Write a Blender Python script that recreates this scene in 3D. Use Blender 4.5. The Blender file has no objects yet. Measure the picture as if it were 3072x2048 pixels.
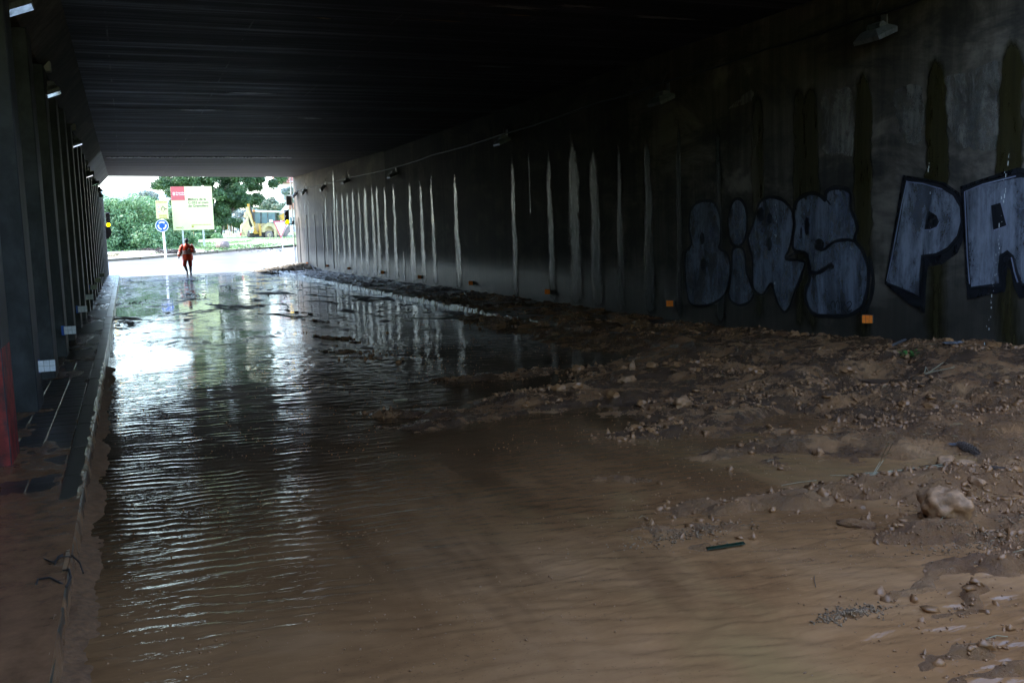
import bpy, bmesh, math, random
import numpy as np
from mathutils import Vector, Matrix
from mathutils.geometry import tessellate_polygon
random.seed(7); RNG = np.random.default_rng(7)
S = bpy.context.scene
COL = S.collection
R = math.radians

# ---------------------------------------------------------------- camera
FPX, CX, CY, H0 = 2850.0, 1536.0, 1024.0, 1.7
AX = np.array([0.92633033, 0.070741, 0.37001059])      # world X seen in camera axes (right, up, forward)
AY = np.array([-0.37553279, 0.09574307, 0.92185052])   # world Y
AZ = np.array([-0.02978668, 0.99288921, -0.11525528])  # world Z
cam = bpy.data.cameras.new('camera'); camo = bpy.data.objects.new('camera', cam); COL.objects.link(camo)
M = Matrix(((AX[0], AX[1], -AX[2]), (AY[0], AY[1], -AY[2]), (AZ[0], AZ[1], -AZ[2]))).to_4x4()
M.translation = (0, 0, H0)
camo.matrix_world = M
cam.sensor_width = 36.0; cam.lens = FPX / 3072 * 36; cam.clip_end = 3000; cam.clip_start = 0.05
S.camera = camo

# ---------------------------------------------------------------- sky, sun, exposure
SUN_EL, SUN_AZ = 48, -62          # azimuth measured from +Y towards +X
w = bpy.data.worlds.new('World'); S.world = w; w.use_nodes = True
nt = w.node_tree
for n in list(nt.nodes): nt.nodes.remove(n)
sky = nt.nodes.new('ShaderNodeTexSky'); sky.sky_type = 'NISHITA'; sky.sun_disc = False
sky.sun_elevation = R(SUN_EL); sky.sun_rotation = R(SUN_AZ)
sky.air_density = 1.0; sky.dust_density = 0.9; sky.ozone_density = 2.0
bg = nt.nodes.new('ShaderNodeBackground'); bg.inputs['Strength'].default_value = 0.15
wo = nt.nodes.new('ShaderNodeOutputWorld')
nt.links.new(sky.outputs[0], bg.inputs['Color']); nt.links.new(bg.outputs[0], wo.inputs['Surface'])
sun = bpy.data.lights.new('sun', 'SUN'); sun.energy = 1.5; sun.angle = R(14); sun.color = (1, 0.96, 0.9)
suno = bpy.data.objects.new('sun', sun); COL.objects.link(suno)
sd = Vector((math.sin(R(SUN_AZ)) * math.cos(R(SUN_EL)), math.cos(R(SUN_AZ)) * math.cos(R(SUN_EL)), math.sin(R(SUN_EL))))
suno.rotation_euler = sd.to_track_quat('Z', 'Y').to_euler()
vs = S.view_settings; vs.view_transform = 'Standard'; vs.look = 'None'; vs.gamma = 1.0; vs.use_curve_mapping = False
vs.exposure = 3.2
S.cycles.max_bounces = 10; S.cycles.diffuse_bounces = 6; S.cycles.glossy_bounces = 5
S.cycles.transmission_bounces = 4; S.cycles.transparent_max_bounces = 8
S.cycles.caustics_reflective = False; S.cycles.caustics_refractive = False
S.cycles.sample_clamp_indirect = 6.0
S.cycles.use_denoising = True
S.cycles.use_adaptive_sampling = True; S.cycles.adaptive_threshold = 0.01

# ---------------------------------------------------------------- pixel <-> world (used once, to read the place's measures)
def ray(px, py):
    d = np.array([px - CX, -(py - CY), FPX]); return np.array([d @ AX, d @ AY, d @ AZ])
def gnd(px, py, z=0.0):
    d = ray(px, py); t = (z - H0) / d[2]; return d[0] * t, d[1] * t
def onwall(px, py, W=8.7):
    d = ray(px, py); t = W / d[0]; return d[1] * t, H0 + d[2] * t
def aty(px, py, Y):
    d = ray(px, py); t = Y / d[1]; return Vector((d[0] * t, Y, H0 + d[2] * t))
def terr(Y):
    if Y < 53: return 0.0
    if Y < 88: return 0.037 * (Y - 53)
    if Y < 150: return 1.295 + 0.02 * (Y - 88)
    return 2.535
def onterr(px, py):
    d = ray(px, py); d = d / d[1]; prev = None
    for Y in np.arange(45, 400, 0.1):
        if H0 + d[2] * Y <= terr(Y) + 1e-6: return Vector((d[0] * Y, Y, terr(Y)))
    return Vector((d[0] * 150, 150, terr(150)))

# ---------------------------------------------------------------- noise in numpy
def _hash(i, j, s):
    n = (i.astype(np.int64) * 374761393 + j.astype(np.int64) * 668265263 + s * 1442695041) & 0xffffffff
    n = ((n ^ (n >> 13)) * 1274126177) & 0xffffffff
    return ((n ^ (n >> 16)) & 0xffff) / 65535.0
def vnoise(x, y, s=0):
    x = np.asarray(x, float); y = np.asarray(y, float)
    i = np.floor(x); j = np.floor(y); u = x - i; v = y - j
    u = u * u * u * (u * (u * 6 - 15) + 10); v = v * v * v * (v * (v * 6 - 15) + 10)
    i = i.astype(np.int64); j = j.astype(np.int64)
    a = _hash(i, j, s); b = _hash(i + 1, j, s); c = _hash(i, j + 1, s); d = _hash(i + 1, j + 1, s)
    return (a * (1 - u) + b * u) * (1 - v) + (c * (1 - u) + d * u) * v
def fbm(x, y, o=4, s=0):
    t = 0; a = 0.5; n = 0
    for k in range(o):
        t = t + a * vnoise(x * 2 ** k + 17.3 * k, y * 2 ** k - 9.1 * k, s + k); n += a; a *= 0.5
    return t / n
def sstep(a, b, x):
    t = np.clip((x - a) / (b - a), 0, 1); return t * t * (3 - 2 * t)

# ---------------------------------------------------------------- materials
class NB:
    def __init__(s, name):
        s.m = bpy.data.materials.new(name); s.m.use_nodes = True; s.t = s.m.node_tree
        for n in list(s.t.nodes): s.t.nodes.remove(n)
        s.out = s.n('ShaderNodeOutputMaterial'); s.p = s.n('ShaderNodeBsdfPrincipled')
        s.l(s.p.outputs[0], s.out.inputs['Surface'])
        g = s.n('ShaderNodeNewGeometry'); s.pos = g.outputs['Position']
    def n(s, t): return s.t.nodes.new(t)
    def l(s, a, b): s.t.links.new(a, b)
    def set(s, k, v):
        i = s.p.inputs[k]
        if hasattr(v, 'links') or isinstance(v, bpy.types.NodeSocket): s.l(v, i)
        else: i.default_value = (*v, 1) if isinstance(v, tuple) and len(v) == 3 else v
        return s
    def map(s, sc, src=None, rot=(0, 0, 0), loc=(0, 0, 0)):
        m = s.n('ShaderNodeMapping'); m.inputs['Scale'].default_value = sc; m.inputs['Rotation'].default_value = rot
        m.inputs['Location'].default_value = loc
        s.l(src or s.pos, m.inputs['Vector']); return m.outputs[0]
    def noise(s, sc, scale=1.0, detail=4, rough=0.6, dist=0.0, rot=(0, 0, 0), loc=(0, 0, 0)):
        m = s.n('ShaderNodeTexNoise'); m.inputs['Scale'].default_value = scale; m.inputs['Detail'].default_value = detail
        m.inputs['Roughness'].default_value = rough; m.inputs['Distortion'].default_value = dist
        s.l(s.map(sc, rot=rot, loc=loc), m.inputs['Vector']); return m.outputs['Fac']
    def ramp(s, f, stops, const=False):
        r = s.n('ShaderNodeValToRGB'); e = r.color_ramp.elements
        if const: r.color_ramp.interpolation = 'CONSTANT'
        while len(e) < len(stops): e.new(0.5)
        for k, (p, c) in enumerate(stops):
            e[k].position = p; e[k].color = (*c, 1) if isinstance(c, tuple) else (c, c, c, 1)
        s.l(f, r.inputs[0]); return r.outputs[0]
    def mix(s, f, a, b, mode='MIX'):
        m = s.n('ShaderNodeMix'); m.data_type = 'RGBA'; m.blend_type = mode
        for v, k in ((f, 0), (a, 6), (b, 7)):
            i = m.inputs[k]
            if isinstance(v, bpy.types.NodeSocket): s.l(v, i)
            else: i.default_value = (*v, 1) if isinstance(v, tuple) else (v if k == 0 else (v, v, v, 1))
        return m.outputs[2]
    def math(s, op, a, b=0.0, clamp=False):
        m = s.n('ShaderNodeMath'); m.operation = op; m.use_clamp = clamp
        for v, k in ((a, 0), (b, 1)):
            if isinstance(v, bpy.types.NodeSocket): s.l(v, m.inputs[k])
            else: m.inputs[k].default_value = v
        return m.outputs[0]
    def axis(s, k):
        x = s.n('ShaderNodeSeparateXYZ'); s.l(s.pos, x.inputs[0]); return x.outputs[k]
    def mr(s, v, a, b, c=0.0, d=1.0):
        m = s.n('ShaderNodeMapRange'); m.interpolation_type = 'SMOOTHSTEP'
        s.l(v, m.inputs[0]); m.inputs[1].default_value = a; m.inputs[2].default_value = b
        m.inputs[3].default_value = c; m.inputs[4].default_value = d; return m.outputs[0]
    def bump(s, h, strength=0.3, dist=0.02, prev=None):
        b = s.n('ShaderNodeBump'); b.inputs['Strength'].default_value = strength; b.inputs['Distance'].default_value = dist
        s.l(h, b.inputs['Height'])
        if prev is not None: s.l(prev, b.inputs['Normal'])
        return b.outputs[0]

def simple(name, col, rough=0.6, metal=0.0, var=0.15, scale=6.0, bump=0.0, emit=None, es=0.0, dirt=None, spec=0.5):
    b = NB(name)
    f = b.noise((scale,) * 3, 1.0, 5, 0.65)
    lo = tuple(max(0, c * (1 - var)) for c in col); hi = tuple(min(1, c * (1 + var)) for c in col)
    c = b.ramp(f, [(0.3, lo), (0.7, hi)])
    if dirt:
        g = b.noise((scale * 0.6, scale * 0.6, scale * 0.25), 1.0, 6, 0.7, loc=(3, 1, 7))
        c = b.mix(b.mr(g, 0.48, 0.68), c, dirt)
    b.set('Base Color', c).set('Roughness', rough).set('Metallic', metal).set('Specular IOR Level', spec)
    if bump: b.set('Normal', b.bump(f, bump, 0.01))
    if emit: b.set('Emission Color', emit).set('Emission Strength', es)
    return b.m

def mat_wall(name, near=True):
    b = NB(name)
    streak = b.noise((3.0, 5.0, 0.35), 1.0, 6, 0.7)
    blot = b.noise((0.5, 0.55, 0.8), 1.0, 6, 0.62, 0.6)
    fine = b.noise((14, 14, 9), 1.0, 5, 0.7)
    base = b.ramp(streak, [(0.25, (0.037, 0.031, 0.023)), (0.5, (0.09, 0.075, 0.055)), (0.8, (0.19, 0.16, 0.12))])
    pale = b.mr(blot, 0.5, 0.62)
    base = b.mix(b.math('MULTIPLY', pale, 0.75), base, (0.25, 0.205, 0.155))
    soot = b.mr(b.noise((0.35, 0.4, 1.1), 1.0, 6, 0.7, 0.5, loc=(5, 0, 2)), 0.42, 0.62)
    base = b.mix(b.math('MULTIPLY', soot, 0.75), base, (0.014, 0.014, 0.013))
    # long tongues of damp
    d = b.noise((0.2, 1.9, 0.12), 1.0, 4, 0.55, 0.2, loc=(0, 4, 0))
    base = b.mix(b.math('MULTIPLY', b.mr(d, 0.55, 0.66), 0.7), base, (0.028, 0.029, 0.022))
    pit = b.mr(b.noise((30, 30, 20), 1.0, 3, 0.8), 0.66, 0.72)
    base = b.mix(b.math('MULTIPLY', pit, 0.7), base, (0.02, 0.02, 0.02))
    z = b.axis(2)
    wob = b.math('ADD', z, b.math('MULTIPLY', fine, 0.12))
    if near:
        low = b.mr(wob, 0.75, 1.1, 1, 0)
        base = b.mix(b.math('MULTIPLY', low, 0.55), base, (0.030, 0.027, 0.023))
        # belt of darker colour between the far part and the near part
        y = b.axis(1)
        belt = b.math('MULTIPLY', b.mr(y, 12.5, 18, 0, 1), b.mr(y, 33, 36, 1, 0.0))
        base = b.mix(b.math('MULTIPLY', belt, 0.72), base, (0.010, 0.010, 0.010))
    else:
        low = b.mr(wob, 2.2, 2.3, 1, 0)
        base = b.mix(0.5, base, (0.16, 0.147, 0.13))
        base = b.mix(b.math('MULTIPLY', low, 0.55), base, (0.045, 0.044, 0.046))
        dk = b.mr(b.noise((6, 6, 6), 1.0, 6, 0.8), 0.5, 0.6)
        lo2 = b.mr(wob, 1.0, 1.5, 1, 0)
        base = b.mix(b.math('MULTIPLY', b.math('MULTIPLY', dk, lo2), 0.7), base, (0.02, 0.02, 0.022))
    b.set('Base Color', base)
    rr = b.mix(b.mr(wob, 0.6, 1.3, 1, 0), 0.85, 0.5)
    b.set('Roughness', rr).set('Specular IOR Level', 0.35)
    h = b.math('ADD', b.math('MULTIPLY', fine, 0.5), b.math('MULTIPLY', streak, 0.8))
    b.set('Normal', b.bump(h, 0.5, 0.012))
    return b.m

def mat_ceiling(name, far=False):
    b = NB(name)
    board = b.noise((0.06, 4.2, 1), 1.0, 6, 0.8, 0.1)
    blot = b.noise((0.12, 0.5, 1), 1.0, 5, 0.65, 0.3)
    c = b.ramp(board, [(0.36, (0.008, 0.008, 0.012)), (0.5, (0.030, 0.030, 0.042)), (0.62, (0.11, 0.11, 0.145))])
    c = b.mix(b.math('MULTIPLY', b.mr(b.noise((0.35, 0.9, 1), 1.0, 7, 0.72, 0.4), 0.42, 0.6), 0.7), c, (0.006, 0.006, 0.008))
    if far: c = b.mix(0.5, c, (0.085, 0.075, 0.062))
    # drips along the length joints
    j = b.n('ShaderNodeTexWave'); j.wave_type = 'BANDS'; j.bands_direction = 'X'; j.wave_profile = 'SAW'
    j.inputs['Scale'].default_value = 0.17; j.inputs['Distortion'].default_value = 0.25; j.inputs['Detail'].default_value = 3
    j.inputs['Detail Scale'].default_value = 0.5
    b.l(b.pos, j.inputs['Vector'])
    jl = b.mr(j.outputs['Fac'], 0.982, 0.992)
    brk = b.mr(b.noise((2, 1.6, 1), 1.0, 5, 0.7, loc=(9, 2, 0)), 0.5, 0.58)
    c = b.mix(b.math('MULTIPLY', b.math('MULTIPLY', jl, brk), 0.5), c, (0.15, 0.15, 0.16))
    rust = b.mr(b.noise((0.9, 2.2, 1), 1.0, 4, 0.7, loc=(-2, 3, 0)), 0.7, 0.74)
    c = b.mix(b.math('MULTIPLY', rust, 0.4), c, (0.20, 0.12, 0.05))
    b.set('Base Color', c).set('Roughness', b.mix(b.mr(board, 0.45, 0.7), 0.7, 0.5)).set('Specular IOR Level', 0.3)
    bb = b.math('ADD', b.math('MULTIPLY', board, 1.0), b.math('MULTIPLY', b.noise((6, 30, 1), 1.0, 4, 0.7), 0.5))
    b.set('Normal', b.bump(bb, 0.35, 0.008))
    return b.m

def mat_water():
    b = NB('flood_water'); x, y = b.axis(0), b.axis(1)
    # how silty the film is: thick brown silt near the camera and to the right, thin over asphalt further in; the inward darkening also paints in light fall-off
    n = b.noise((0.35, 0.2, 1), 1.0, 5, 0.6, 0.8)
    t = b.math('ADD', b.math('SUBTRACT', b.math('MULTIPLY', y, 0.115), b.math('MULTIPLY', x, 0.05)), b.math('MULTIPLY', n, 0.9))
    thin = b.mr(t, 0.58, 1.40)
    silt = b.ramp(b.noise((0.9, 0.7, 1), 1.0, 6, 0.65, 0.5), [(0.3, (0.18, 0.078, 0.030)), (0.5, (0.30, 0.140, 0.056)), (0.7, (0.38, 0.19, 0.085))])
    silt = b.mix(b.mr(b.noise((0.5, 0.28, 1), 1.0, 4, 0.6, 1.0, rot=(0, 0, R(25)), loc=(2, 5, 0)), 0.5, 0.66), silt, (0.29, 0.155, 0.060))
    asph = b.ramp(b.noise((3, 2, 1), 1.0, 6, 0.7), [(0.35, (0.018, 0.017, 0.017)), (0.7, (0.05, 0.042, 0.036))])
    murk_falloff = b.ramp(b.noise((1.3, 2.2, 1), 1.0, 7, 0.72, 0.3), [(0.35, (0.035, 0.018, 0.008)), (0.6, (0.085, 0.045, 0.020)), (0.75, (0.15, 0.08, 0.035))])
    asph = b.mix(b.mr(y, 11, 18), murk_falloff, asph)
    spk = b.mr(b.noise((45, 60, 1), 1.0, 2, 0.7), 0.62, 0.70)
    spz = b.mr(b.noise((1.1, 1.6, 1), 1.0, 5, 0.7, 0.4, loc=(6, 1, 0)), 0.46, 0.58)
    silt = b.mix(b.math('MULTIPLY', b.math('MULTIPLY', spk, spz), 0.55), silt, (0.07, 0.035, 0.018))
    trk = b.noise((0.55, 0.12, 1), 1.0, 5, 0.7, 0.2, rot=(0, 0, R(-38)), loc=(4, 0, 0))
    silt = b.mix(b.math('MULTIPLY', b.mr(trk, 0.50, 0.60), 0.55), silt, (0.12, 0.052, 0.02))
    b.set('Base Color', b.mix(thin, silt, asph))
    # places where the film has drained off and grit shows
    dr = b.math('MULTIPLY', b.mr(b.noise((0.9, 0.42, 1), 1.0, 7, 0.75, 0.8, loc=(1, 2, 0)), 0.525, 0.58), b.mr(y, 12, 22))
    gr = b.math('MULTIPLY', b.mr(b.noise((3, 5.5, 1), 1.0, 6, 0.85, 0.6), 0.54, 0.60), b.mr(y, 14, 24, 0.0, 0.7))
    dry = b.math('MAXIMUM', b.math('MULTIPLY', dr, 0.8), gr)
    b.set('Roughness', b.mix(dry, b.mr(y, 3, 12, 0.05, 0.025), 0.8))
    b.set('IOR', 1.33)
    b.set('Specular IOR Level', b.mix(dry, 0.5, 0.08))
    # ripples: crests mostly across the road
    w1 = b.noise((1.7, 8.0, 1), 1.0, 3, 0.5, 0.7)
    w2 = b.noise((5, 17, 1), 1.0, 3, 0.55, 0.6, rot=(0, 0, R(12)))
    w3 = b.noise((2.4, 9, 1), 1.0, 3, 0.5, 0.8, rot=(0, 0, R(22)))
    calm = b.mr(b.noise((0.5, 0.3, 1), 1.0, 3, 0.5, loc=(4, 4, 0)), 0.4, 0.6, 0.15, 1)
    hh = b.math('ADD', b.math('MULTIPLY', w1, 0.9), b.math('MULTIPLY', w2, 0.4))
    hh = b.math('ADD', hh, b.math('MULTIPLY', w3, b.mr(x, 1.0, 3.0, 0.0, 0.7)))
    hh = b.math('MULTIPLY', hh, b.mr(y, 9, 26, 1, 0.22))
    nn = b.bump(b.math('MULTIPLY', hh, calm), 1.0, 0.010)
    nn = b.bump(b.math('MULTIPLY', b.noise((26, 60, 1), 1.0, 3, 0.6, 0.3, rot=(0, 0, R(15))), b.mr(y, 4, 13, 1, 0)), 0.8, 0.0015, nn)
    nn = b.bump(b.math('MULTIPLY', b.math('MAXIMUM', dr, gr), b.noise((30, 14, 1), 1.0, 4, 0.8)), 0.6, 0.012, nn)
    b.set('Normal', nn)
    return b.m

def mat_mud():
    b = NB('wet_mud')
    c = b.ramp(b.noise((1.5, 1.1, 2), 1.0, 6, 0.65, 0.8), [(0.3, (0.18, 0.072, 0.024)), (0.5, (0.33, 0.15, 0.054)), (0.7, (0.46, 0.235, 0.10))])
    wetm = b.mr(b.noise((2.2, 2.8, 1), 1.0, 7, 0.75, 0.3, loc=(3, 9, 0)), 0.42, 0.52)
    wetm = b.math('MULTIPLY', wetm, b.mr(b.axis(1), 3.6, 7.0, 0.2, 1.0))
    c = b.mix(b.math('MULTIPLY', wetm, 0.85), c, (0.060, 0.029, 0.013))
    g = b.mr(b.noise((55, 55, 55), 1.0, 3, 0.8), 0.6, 0.72)
    patch = b.mr(b.noise((1.3, 2.0, 1), 1.0, 4, 0.6, loc=(7, 7, 0)), 0.48, 0.6)
    c = b.mix(b.math('MULTIPLY', b.math('MULTIPLY', g, patch), 0.6), c, (0.46, 0.34, 0.25))
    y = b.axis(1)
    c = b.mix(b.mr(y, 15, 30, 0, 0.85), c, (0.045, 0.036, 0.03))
    b.set('Base Color', c)
    b.set('Roughness', b.mix(wetm, b.ramp(b.noise((9, 9, 9), 1.0, 5, 0.7), [(0.35, 0.3), (0.65, 0.65)]), 0.16))
    h = b.math('ADD', b.noise((40, 40, 40), 1.0, 6, 0.8), b.noise((8, 8, 8), 1.0, 5, 0.7))
    b.set('Normal', b.bump(h, 1.0, 0.03))
    return b.m

def soft(b, lo=0.12, hi=0.5, nz=None, amt=0.45, top=1.0):
    a = b.n('ShaderNodeAttribute'); a.attribute_name = 'e'
    nz = nz or b.noise((6, 22, 3), 1.0, 5, 0.7)
    f = b.math('ADD', a.outputs['Fac'], b.math('MULTIPLY', b.math('SUBTRACT', nz, 0.5), amt * 2))
    al = b.math('MULTIPLY', b.mr(f, lo, hi), top)
    tr = b.n('ShaderNodeBsdfTransparent'); mx = b.n('ShaderNodeMixShader')
    b.l(al, mx.inputs[0]); b.l(tr.outputs[0], mx.inputs[1]); b.l(b.p.outputs[0], mx.inputs[2]); b.l(mx.outputs[0], b.out.inputs['Surface'])
def mat_stain(name='wet_stain', olive=False):
    b = NB(name)
    s = b.noise((1, 26, 0.8), 1.0, 4, 0.7)
    c = b.ramp(s, [(0.35, (0.026, 0.021, 0.006)), (0.6, (0.044, 0.036, 0.012)), (0.8, (0.07, 0.058, 0.026))]) if olive else b.ramp(s, [(0.35, (0.02, 0.021, 0.018)), (0.6, (0.045, 0.048, 0.045)), (0.8, (0.09, 0.10, 0.105))])
    b.set('Base Color', c)
    if not olive: soft(b, 0.2, 0.8, b.math('ADD', b.math('MULTIPLY', b.noise((6, 26, 2.5), 1.0, 6, 0.75), 0.6), b.math('MULTIPLY', b.noise((2, 5, 1.2), 1.0, 5, 0.7, loc=(1, 1, 1)), 0.4)), 0.7, 0.85)
    else: soft(b, 0.1, 0.4, None, 0.15, 0.92)
    b.set('Roughness', b.ramp(b.noise((1, 15, 2.5), 1.0, 5, 0.75), [(0.35, 0.2), (0.65, 0.62)])).set('Specular IOR Level', 0.5)
    b.set('Normal', b.bump(b.math('ADD', s, b.math('MULTIPLY', b.noise((1, 14, 5), 1.0, 5, 0.7), 0.6)), 0.35, 0.004))
    return b.m

def mat_seep():
    b = NB('lime_seepage')
    s = b.noise((12, 26, 9), 1.0, 5, 0.75)
    b.set('Base Color', b.ramp(s, [(0.4, (0.1, 0.1, 0.1)), (0.6, (0.5, 0.5, 0.5))])).set('Roughness', 0.3)
    return b.m

def mat_paint(name, col, fade=0.5, dark=(0.06, 0.06, 0.065), see=0.0, edge=False):
    b = NB(name)
    n = b.noise((3, 4.5, 1.1), 1.0, 7, 0.7, 0.3, loc=(0, 3, 1)); st = b.noise((3, 11, 0.5), 1.0, 5, 0.6)
    f = b.math('MULTIPLY', b.mr(b.math('ADD', b.math('MULTIPLY', n, 0.6), b.math('MULTIPLY', st, 0.4)), 0.4, 0.62), fade)
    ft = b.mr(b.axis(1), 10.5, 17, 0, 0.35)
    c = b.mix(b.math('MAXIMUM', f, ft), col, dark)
    b.set('Base Color', c).set('Roughness', 0.7).set('Normal', b.bump(b.noise((20, 20, 20), 1.0, 4, 0.7), 0.3, 0.004))
    if edge: soft(b, 0.05, 0.55, b.noise((30, 30, 30), 1.0, 3, 0.7), 0.22, see or 0.95)
    elif see:
        wear = b.mr(b.noise((2, 3.2, 1.4), 1.0, 8, 0.78, 0.3, loc=(0, 8, 3)), 0.40, 0.62)
        al = b.math('SUBTRACT', 1.0, b.math('MULTIPLY', wear, see))
        tr = b.n('ShaderNodeBsdfTransparent'); mx = b.n('ShaderNodeMixShader')
        b.l(al, mx.inputs[0]); b.l(tr.outputs[0], mx.inputs[1]); b.l(b.p.outputs[0], mx.inputs[2]); b.l(mx.outputs[0], b.out.inputs['Surface'])
    return b.m

def mat_leaf(name, a, bb, c, tr=0.25):
    b = NB(name)
    n1 = b.noise((0.9,) * 3, 1.0, 3, 0.6); n2 = b.noise((7,) * 3, 1.0, 2, 0.6)
    f = b.math('ADD', b.math('MULTIPLY', n1, 0.45), b.math('MULTIPLY', n2, 0.55))
    cc = b.ramp(f, [(0.36, a), (0.5, bb), (0.64, c)])
    b.set('Base Color', cc).set('Roughness', 0.5)
    tl = b.n('ShaderNodeBsdfTranslucent'); b.l(cc, tl.inputs['Color'])
    mx = b.n('ShaderNodeMixShader'); mx.inputs[0].default_value = tr
    b.l(b.p.outputs[0], mx.inputs[1]); b.l(tl.outputs[0], mx.inputs[2]); b.l(mx.outputs[0], b.out.inputs['Surface'])
    return b.m

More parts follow.
